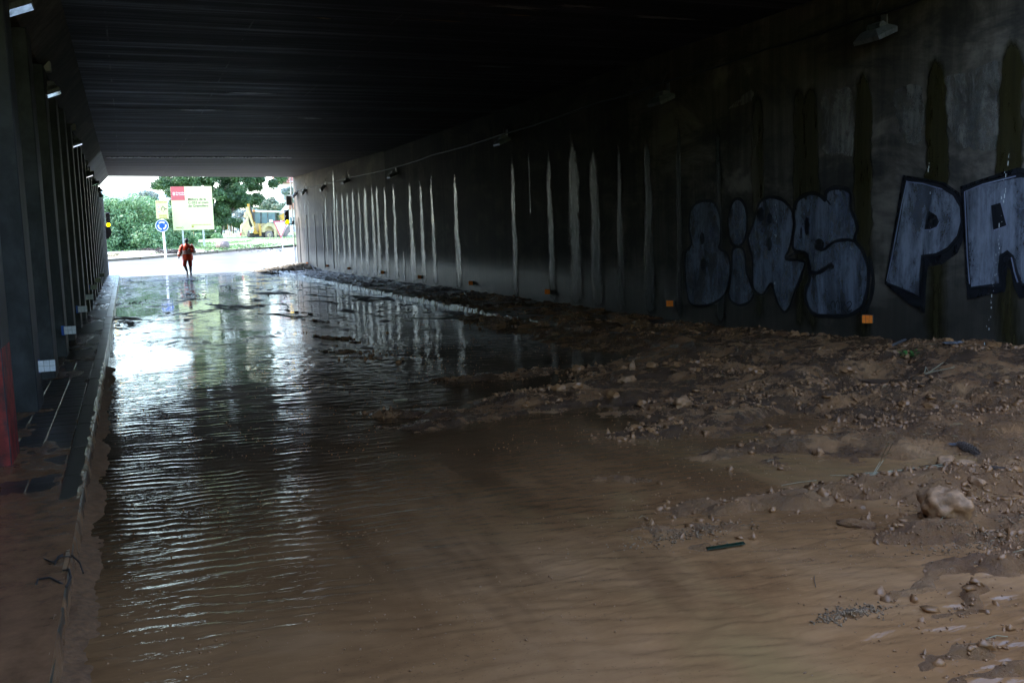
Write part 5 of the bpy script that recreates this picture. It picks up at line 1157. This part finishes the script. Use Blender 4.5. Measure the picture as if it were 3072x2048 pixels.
# hedge: several big bushes beside one another
HB = [(300, 592, 762, 78, 'tall dense hedge bush at the far left beside the traffic light', 5.0), (365, 600, 757, 80, 'broad green bush in the hedge left of the blue sign', 4.2), (430, 622, 752, 82, 'mid green bush in the hedge just left of the blue sign pole', 3.6), (490, 655, 742, 86, 'lower dark bush behind the yellow warning panel', 3.0), (600, 682, 712, 100, 'small dark bush under the works board', 2.6)]
for i, (px, pt, pb, Yh, lb, rx) in enumerate(HB):
    top = aty(px, pt, Yh + 3); g = terr(Yh + 3); hgt = top.z - g; o = thing('hedge_bush', lb, 'bush', (top.x, Yh + 3, g + .05), 0, 'bushes of the hedge on the roundabout')
    C_, Q = blobs(0, .5, hgt * .48, rx * .62, 2.0, hgt * .33, 16 if i < 4 else 5, hgt * .30, 40 + i)
    C_ += [(rx * .8 * math.sin(k * 2.4), -1.4 + .5 * math.sin(k), hgt * .18) for k in range(5)]; Q += [(hgt * .25,) * 3] * 5
    C_ += [(rx * .7 * (k / 3 - 1), 0, hgt * (.82 + .05 * math.sin(k * 4))) for k in range(7)]; Q += [(hgt * .17,) * 3] * 7
    leafcloud('foliage', C_, Q, 26000 if i < 3 else 14000, .13, MT['hedge'], o, 60 + i, shell_=.35)
    MB().add(*(lambda m: (m.v, m.f))(MB().rock((0, .9, hgt * .42), 1, (rx * .75, 1.4, hgt * .36), 5, 2, .1))).build('inner_growth', MT['pine'], o, True)
    limbs(o, [[(a, 0, 0), (a * 1.3, .1, hgt * .3), (a * 1.8, .2, hgt * .6)] for a in (-rx * .4, 0, rx * .35)], .07)
# great pine: crown spreads over the board
tp = onterr(623, 703); Yt = 112; bx = aty(623, 703, Yt).x; g = terr(Yt)
def tree(name, Yt, xpx, label, cat_, blobs_px, leaf, nleaf, lsize, r0, trunks, seed, group=None, shell_=.3):
    bx = aty(xpx, 700, Yt).x; g = terr(Yt); o = thing(name, label, cat_, (bx, Yt, g), 0, group); C = []; Q = []
    for (px, py, rpx, dy) in blobs_px:
        p = aty(px, py, Yt + dy); r_ = rpx * Yt * .93 / FPX; C.append((p.x - bx, dy, p.z - g)); Q.append((r_, r_ * 1.1, r_ * .85))
    leafcloud('crown', C, Q, nleaf, lsize, leaf, o, seed, shell_=shell_)
    P = []
    for (x0_, tx, ty, dy) in trunks:
        t = aty(tx, ty, Yt + dy); s_ = aty(x0_, 700, Yt).x - bx; P.append([(s_, 0, -.2), (s_ * .8 + (t.x - bx) * .2, dy * .3, (t.z - g) * .4), (t.x - bx, dy, t.z - g)])
    limbs(o, P, r0); return o
rg = random.Random(5)
bp = []
for (cx_, cy_, sx, sy, n) in ((540, 545, 60, 22, 14), (640, 540, 90, 35, 24), (730, 560, 60, 40, 20), (690, 610, 55, 40, 22), (770, 540, 35, 22, 9), (500, 560, 25, 25, 7), (660, 655, 45, 20, 10), (620, 600, 70, 35, 16), (600, 480, 100, 25, 18), (700, 480, 90, 25, 18), (560, 430, 60, 30, 14), (650, 420, 80, 35, 20), (740, 430, 60, 35, 14), (640, 360, 70, 30, 14), (710, 370, 50, 30, 10)):
    for _ in range(n): bp.append((rg.gauss(cx_, sx * .6), rg.gauss(cy_, sy * .6), rg.uniform(11, 19), rg.uniform(-3, 3)))
tree('pine_tree', 110, 623, 'large dark green pine whose crown spreads behind the works board', 'tree', bp, MT['pine'], 150000, .15, .45, [(623, 560, 560, 0), (623, 680, 560, 1), (628, 640, 520, 0), (650, 720, 600, 0), (640, 600, 620, -1)], 9, shell_=.2)
bp = [(rg.gauss(815, 20), rg.gauss(620, 20), rg.uniform(9, 15), rg.uniform(-2, 2)) for _ in range(16)] + [(rg.gauss(790, 20), rg.gauss(640, 12), rg.uniform(8, 13), 0) for _ in range(8)] + [(rg.gauss(835, 10), rg.gauss(655, 15), rg.uniform(8, 12), 0) for _ in range(8)]
tree('oleander', 122, 812, 'grey green flowering oleander behind the digger', 'bush', bp, MT['olean'], 16000, .16, .1, [(812, 800, 640, 0), (815, 830, 630, 0)], 19)
bp = [(rg.gauss(865, 12), rg.gauss(585, 10), rg.uniform(6, 9), rg.uniform(-2, 2)) for _ in range(9)]
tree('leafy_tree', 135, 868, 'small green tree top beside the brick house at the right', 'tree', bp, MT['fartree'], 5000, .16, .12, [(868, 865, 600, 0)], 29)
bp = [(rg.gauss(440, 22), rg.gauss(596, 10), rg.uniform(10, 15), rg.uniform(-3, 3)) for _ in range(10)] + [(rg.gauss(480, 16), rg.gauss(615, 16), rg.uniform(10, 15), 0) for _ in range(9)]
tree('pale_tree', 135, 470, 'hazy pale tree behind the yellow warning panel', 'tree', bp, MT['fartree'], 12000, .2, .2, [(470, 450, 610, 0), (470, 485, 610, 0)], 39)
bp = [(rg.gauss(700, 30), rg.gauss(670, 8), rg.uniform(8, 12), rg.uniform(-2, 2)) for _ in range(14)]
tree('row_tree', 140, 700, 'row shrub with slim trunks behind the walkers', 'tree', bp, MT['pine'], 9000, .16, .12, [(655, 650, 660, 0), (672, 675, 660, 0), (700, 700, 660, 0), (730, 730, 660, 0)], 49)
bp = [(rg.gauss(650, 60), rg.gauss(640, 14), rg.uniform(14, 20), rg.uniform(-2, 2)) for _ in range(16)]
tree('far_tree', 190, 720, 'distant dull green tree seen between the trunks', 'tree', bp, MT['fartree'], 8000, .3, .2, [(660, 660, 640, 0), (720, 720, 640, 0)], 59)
# silver sapling with three stakes
def sapling(xb, yb, pts, label, stakes, mat, crown=True):
    p = onterr(xb, yb); o = thing('sapling', label, 'sapling', p); Yb = p.y; top = aty(pts[0][0], pts[0][1], Yb)
    MB().tube([(0, 0, 0), ((top.x - p.x) * .5, 0, (top.z - p.z) * .5), (top.x - p.x, 0, top.z - p.z)], [.05, .035, .012], 8).build('trunk', MT['galv'], o)
    if crown:
        C = []; Q = []
        for (px, py, rpx) in pts: q = aty(px, py, Yb); r_ = rpx * Yb * .93 / FPX; C.append((q.x - p.x, 0, q.z - p.z)); Q.append((r_, r_, r_ * 1.2))
        leafcloud('crown', C, Q, 1500, .09, mat, o, 5, shell_=.1)
    s = thing('stake_frame', 'three wooden stakes around the ' + label, 'stakes', p)
    for (sx0, sy0, sx1, sy1) in stakes:
        a = aty(sx0, sy0, Yb); c = aty(sx1, sy1, Yb); MB().tube([(a.x - p.x, random.uniform(-.3, .3), a.z - p.z), (c.x - p.x, random.uniform(-.3, .3), max(c.z - p.z, 0))], .035, 6).build('stake', MT['stake'], s)
sapling(688, 712, [(681, 568, 4), (682, 585, 6), (684, 600, 8), (688, 612, 9), (690, 625, 9), (690, 640, 8), (686, 650, 7)], 'slender silver leaved sapling right of the board', [(683, 652, 683, 712), (690, 652, 689, 714), (694, 655, 695, 712)], MT['palegr'])
sapling(572, 728, [(572, 640, 4)], 'young tree hidden behind the works board', [(566, 690, 568, 730), (573, 690, 573, 725), (581, 690, 582, 727)], MT['palegr'], False)
# lamp post, brick house, white house edge
a = aty(830, 700, 125); t = aty(830, 500, 125); b0 = aty(836, 700, 125)
o = thing('lamp_post', 'tall pale lamp post behind the digger', 'lamp post', (b0.x, 125, terr(125)))
tp_ = aty(828, 530, 125)
MB().tube([(0, 0, 0), (tp_.x - b0.x - .05, 0, 14)], [.20, .15], 12).build('pole', MT['white'], o); MB().tube([(tp_.x - b0.x - .05, 0, 14), (-1.8, 0, 14.5)], .06, 8).build('arm', MT['white'], o)
MB().box(-2.5, -1.7, -.15, .15, 14.42, 14.6, .03).build('lamp_head', MT['galv'], o)
a = aty(836, 524, 160); g = terr(160)
o = thing('brick_house', 'pinkish brick house partly hidden at the upper right of the mouth', 'house', (a.x, 160, g))
MB().box(0, 9, 0, 8, 0, 8.4).build('wall', MT['render_w'], o); MB().box(-.02, 1.7, -.03, -.003, 8.0, 12.4).box(0, 9, 0.0, 8, 8.402, 12.6).build('upper_storey', MT['brick'], o)
MB().box(-.3, 9.3, -.4, 8.4, 12.6, 12.9).build('roof', MT['roof'], o)
for (x0_, z0_) in ((.6, 9.4), (2.6, 9.4), (.6, 5.4), (2.6, 5.4), (.6, 1.5), (2.6, 1.5)):
    f_ = MB().box(x0_ - .08, x0_ + 1.08, -.10, -.04, z0_ - .08, z0_ + 1.38).build('window', MT['white'], o); MB().box(x0_, x0_ + 1, -.12, -.105, z0_, z0_ + 1.3).build('pane', MT['window'], f_)
MB().box(-.1, 4, -.9, -.14, 8.05, 8.2).build('balcony', MT['roof'], o)
a = aty(848, 640, 140)
o = thing('low_house', 'low house with a brown roof behind the lamp post', 'house', (a.x, 140, terr(140)))
MB().box(0, 8, 0, 6, 0, 3.4).build('wall', MT['render_w'], o); MB().prism([(-.4, 3.4), (8.4, 3.4), (4, 5.2)], -.4, 6.4, lambda a_, c, t: (a_, t, c)).build('roof', MT['roof'], o)
MB().box(1, 2, -.05, -.01, 1.2, 2.3).build('window', MT['window'], o)
# people on the lawn edge
def walker(px, py, hpx, label, shirt, trs, ph):
    p = onterr(px, py); sc = hpx * p.y * .93 / FPX / 1.75; o = thing('person', label, 'person', p, random.uniform(-.5, .5)); o.scale = (sc,) * 3
    J = [((0, 0, .95), (.14, .1)), ((0, 0, 1.2), (.15, .1)), ((0, 0, 1.4), (.15, .1)), ((0, 0, 1.5), (.06, .06)), ((0, .01, 1.62), (.08, .09)), ((0, .01, 1.69), (.075, .085)), ((.1, 0, .9), (.09, .09)), ((.13, .08 * ph, .5), (.06, .06)), ((.13, -.05 * ph, .08), (.045, .05)),
         ((-.1, 0, .9), (.09, .09)), ((-.12, .1 * ph, .5), (.06, .06)), ((-.12, .12 * ph, .08), (.045, .05)), ((.22, 0, 1.42), (.06, .06)), ((.27, .02, 1.15), (.045, .045)), ((.26, .12, .93), (.035, .035)), ((-.22, 0, 1.42), (.06, .06)), ((-.27, .02, 1.15), (.045, .045)), ((-.2, .15, 1.0), (.035, .035))]
    E2 = [(0, 1), (1, 2), (2, 3), (3, 4), (4, 5), (0, 6), (6, 7), (7, 8), (0, 9), (9, 10), (10, 11), (2, 12), (12, 13), (13, 14), (2, 15), (15, 16), (16, 17)]
    skin('body', J, E2, MT['skin'], o, 1)
    vs, fs = shell([(.88, .19, .14, 0, 0), (1.1, .19, .14, 0, 0), (1.35, .22, .14, 0, 0), (1.48, .12, .1, 0, 0)], 12); MB().add(vs, fs).build('shirt', shirt, o, True)
    for x_ in (.11, -.11): MB().tube([(x_, 0, .95), (x_ * 1.15, .07 * ph, .5), (x_ * 1.15, 0, .1)], [.12, .09, .07], 10).build('trouser_leg', trs, o, True)
    MB().rock((0, 0, 1.72), .1, (.9, 1, .75), 3, 2, .05).build('hair', MT['hair'], o, True)
walker(665, 703, 29, 'walker in a pale shirt and blue trousers left of the digger', MT['white'], MT['denim'], 1)
walker(657, 700, 26, 'walker in blue just left of the pale shirted walker', MT['denim'], MT['dirtyblack'], -1)
walker(707, 703, 24, 'distant walker in white partly behind the digger bucket', MT['white'], MT['litter'], 1)
# pale posts behind the walkers
for i, px in enumerate((640, 647, 652, 700, 712)):
    p = onterr(px, 704); o = MB().tube([(0, 0, 0), (0, 0, 1.3)], .07, 8).build('bollard', MT['white']); o.location = p
    tag(o, ('pale bollard behind the works board legs', 'second pale bollard right of the board', 'pale bollard left of the walkers', 'pale bollard right of the sapling', 'pale bollard at the digger bucket')[i], 'bollard', 'pale bollards at the lawn edge')
# fallen drum on the grass
p = onterr(655, 749); e = onterr(708, 752)
o = thing('fallen_drum', 'brown muddy drum lying on its side on the grass', 'drum', p); q = (e - p) * .62
MB().tube([(0, 0, .32), (q.x * .03, 0, .32), (q.x, q.y * .3, .30)], [.36, .36, .34], 18).build('shell', MT['drum'], o, True); MB().tube([(-.02, 0, .32), (-.001, 0, .32)], .28, 18).build('opening', MT['dirtyblack'], o)
MB().tube([(q.x * .5, q.y * .15, .31), (q.x * .56, q.y * .17, .31)], .37, 18).build('hoop', MT['drum'], o)
# drift of branches on the verge and heap at the right mouth
def drift(name, label, px0, px1, py0, py1, n, l, mat='twig', r=.03, cat_='branches'):
    mb = MB()
    for _ in range(n):
        p = onterr(random.uniform(px0, px1), random.uniform(py0, py1)); a = random.uniform(0, 6.28); d = Vector((math.cos(a), math.sin(a) * .6, random.uniform(-.1, .25))) * l * random.uniform(.3, 1); p = p + Vector((0, 0, .18))
        mb.tube([p, p + d * .5 + Vector((0, 0, .08)), p + d], r * random.uniform(.5, 1.3), 5)
    o = mb.build(name, MT[mat]); o['kind'] = 'stuff'; tag(o, label, cat_); return o
drift('branch_drift', 'drift of dark broken branches washed along the island kerb', 480, 560, 762, 768, 90, 1.0)
drift('branch_drift', 'small dark heap of twigs on the bare verge', 440, 470, 755, 759, 26, .9)
drift('branch_drift', 'reddish twigs on the verge near the left mouth', 320, 350, 772, 778, 40, .7, 'straw')
drift('branch_drift', 'thin line of twigs along the right island kerb', 600, 850, 742, 764, 70, .7, 'twig', .02)
pts = []
for _ in range(1500):
    y = random.gauss(49.3, 1.5); x = random.uniform(6.2, WR - .1)
    if y < 52: pts.append((x, y, max(mud_at(x, y), .02) + .02, random.uniform(.02, .08)))
scatter('rubble_heap', pts, MT['verge'], 'heap of pale rubble and mud on the pavement at the right mouth', 'rubble')
struct(MB().box(6.2, 9.6, YP + .02, 60, -.2, .025).build('verge', MT['verge']))

# ---------------------------------------------------------------- backhoe loader
g0 = onterr(800, 717); YB = 104.0; gz = terr(YB); K = YB * .93 / FPX
def bp_(px, py): p = aty(px, py, YB); return p.x, p.z - gz
def rr8(x, y): return 690 + x * .0893, 590 + y * .0893
ox = aty(770, 717, YB).x
dig = thing('backhoe_loader', 'yellow backhoe loader with folded digging arm parked on the grass', 'digger', (ox, YB, gz))
def q8(x, y): a, z = bp_(*rr8(x, y)); return (a - ox, z)
def plate(pts, y0, y1, mat, name, par=None): return MB().prism([q8(*p) for p in pts], y0, y1, lambda a, c, t: (a, t, c)).build(name, mat, par or dig)
plate([(560, 1230), (1050, 1200), (1500, 1200), (1600, 1330), (1560, 1400), (640, 1380)], -.6, .9, MT['dirtyblack'], 'chassis')
plate([(1130, 950), (1230, 880), (1340, 880), (1440, 950), (1520, 1100), (1530, 1380), (1450, 1380), (1430, 1120), (1350, 1010), (1230, 1000), (1150, 1060), (1140, 1200), (1020, 1200), (1020, 1060), (1080, 980)], -.95, .3, MT['cat_p'], 'fender')
def wheel(cx, cy, rpx, y0, y1, nm='wheel'):
    a, z = q8(cx, cy); r_ = rpx * .0893 * K; z = max(z, r_)
    w_ = MB().tube([(a, y0, z), (a, y0 + .08, z), (a, y1 - .08, z), (a, y1, z)], [r_ * .88, r_, r_, r_ * .88], 28).build('wheel', MT['tyre'], dig, True)
    MB().tube([(a, y0 - .02, z), (a, y0 + .02, z)], r_ * .5, 20).build('rim', MT['cat_p'], w_); MB().tube([(a, y0 - .06, z), (a, y0 + .02, z)], r_ * .18, 12).build('hub', MT['drum'], w_)
    mb = MB()
    for k in range(20):
        an = 2 * math.pi * k / 20; m = Matrix.Translation((a, (y0 + y1) / 2, z)) @ Matrix.Rotation(an, 4, 'Y'); mb.box(r_ * .97, r_ * 1.03, (y0 - y1) / 2 + .03, (y1 - y0) / 2 - .03, -.04, .04, 0, m)
    mb.build('tread', MT['tyre'], w_)
wheel(1270, 1300, 140, -1.1, -.6); wheel(1270, 1300, 140, .8, 1.3); wheel(1100, 1240, 180, -.5, -.1); wheel(1100, 1240, 180, 1.2, 1.7)
cab = plate([(780, 800), (1000, 800), (1000, 900), (1560, 900), (1560, 1150), (1050, 1180), (800, 1180)], -.55, .9, MT['cat_p'], 'cab')
plate([(680, 455), (1000, 460), (1700, 490), (1720, 535), (1000, 530), (690, 500)], -.75, 1.1, MT['white'], 'roof', cab)
for xs_ in ((995, 1035), (1490, 1530), (780, 805), (1230, 1255)):
    plate([(xs_[0], 520), (xs_[1], 520), (xs_[1], 910), (xs_[0], 910)], -.66, -.58, MT['dirtyblack'], 'pillar', cab)
for xs_ in ((1040, 1225), (1260, 1485), (810, 990)):
    plate([(xs_[0], 545), (xs_[1], 545), (xs_[1], 895), (xs_[0], 895)], -.62, -.60, MT['window'], 'window', cab)
plate([(1110, 640), (1200, 640), (1210, 880), (1100, 880)], -.3, .1, MT['dirtyblack'], 'seat', cab)
plate([(1285, 775), (1400, 775), (1400, 860), (1285, 860)], -.75, -.65, MT['white'], 'number_plate', cab)
# beacon
a, z = q8(775, 500); MB().tube([(a, -.78, z - .02), (a, -.78, z + .12)], .12, 12).build('beacon', MT['orange_ref'], cab)
# digging arm
bm_ = plate([(530, 265), (600, 260), (640, 400), (790, 850), (770, 1010), (730, 1010), (660, 620), (560, 420)], -1.5, -1.15, MT['cat_y'], 'boom')
plate([(600, 290), (650, 370), (780, 830), (750, 870), (620, 450)], -1.65, -1.52, MT['dirtyblack'], 'hydraulic_ram', bm_)
st = plate([(470, 370), (545, 360), (600, 560), (740, 1000), (690, 1010), (560, 700), (480, 480)], -1.95, -1.7, MT['cat_p'], 'dipper_arm')
plate([(540, 640), (600, 760), (690, 1010), (640, 1060), (560, 900)], -1.68, -1.55, MT['dirtyblack'], 'hydraulic_ram', st)
plate([(430, 540), (540, 500), (560, 640), (470, 740), (400, 700)], -1.9, -1.6, MT['cat_p'], 'knuckle', st)
bk = plate([(540, 680), (545, 820), (570, 960), (660, 1100), (640, 1140), (520, 1150), (510, 1250), (470, 1340), (330, 1320), (300, 1120), (310, 960), (420, 880), (470, 800)], -2.1, -1.2, MT['cat_p'], 'bucket')
plate([(510, 1150), (590, 1160), (580, 1320), (500, 1330)], -2.0, -1.3, MT['drum'], 'bucket_plate', bk)
plate([(255, 1240), (300, 1200), (310, 1320), (270, 1300)], -2.0, -1.4, MT['redp'], 'bucket_tooth', bk)
mb = MB()
for (x_, y_, w2, h2) in ((335, 1100, 30, 12), (345, 1130, 12, 34), (335, 1165, 34, 10), (330, 1215, 12, 40), (345, 1205, 30, 10), (375, 1215, 10, 30), (395, 1225, 10, 40), (385, 1275, 26, 12), (350, 1280, 10, 16)):
    mb.prism([q8(x_, y_), q8(x_ + w2, y_), q8(x_ + w2, y_ + h2), q8(x_, y_ + h2)], -2.13, -2.105, lambda a, c, t: (a, t, c))
mb.build('dark_marking', MT['dirtyblack'], bk)
pv = plate([(760, 1010), (800, 1060), (860, 1180), (930, 1240), (790, 1260), (740, 1180)], -1.2, -.5, MT['cat_y'], 'swing_post')
plate([(660, 1060), (760, 1110), (680, 1230), (640, 1180)], -1.4, -1.2, MT['galv'], 'link_rod', pv)
plate([(915, 915), (980, 920), (1010, 1320), (940, 1320)], -1.25, -1.0, MT['cat_y'], 'stabiliser')
plate([(800, 1330), (1060, 1320), (1080, 1400), (820, 1390)], -1.3, -.4, MT['dirtyblack'], 'stabiliser_foot')
ld = plate([(1640, 630), (1800, 560), (1900, 570), (1900, 820), (1720, 790)], -.6, .6, MT['cat_y'], 'loader_arm')
plate([(1640, 590), (1900, 260), (1960, 230), (1960, 420), (1760, 560)], -.3, .3, MT['white'], 'exhaust_hood', ld)
plate([(1500, 1290), (1640, 1310), (1700, 1420), (1520, 1420)], -.8, .8, MT['dirtyblack'], 'front_weight')
plate([(1800, 1320), (1950, 1000), (1960, 1180), (1860, 1340)], -.9, .9, MT['drum'], 'loader_bucket')
plate([(1540, 930), (1660, 930), (1700, 1330), (1560, 1330)], -.5, .8, MT['cat_p'], 'bonnet')
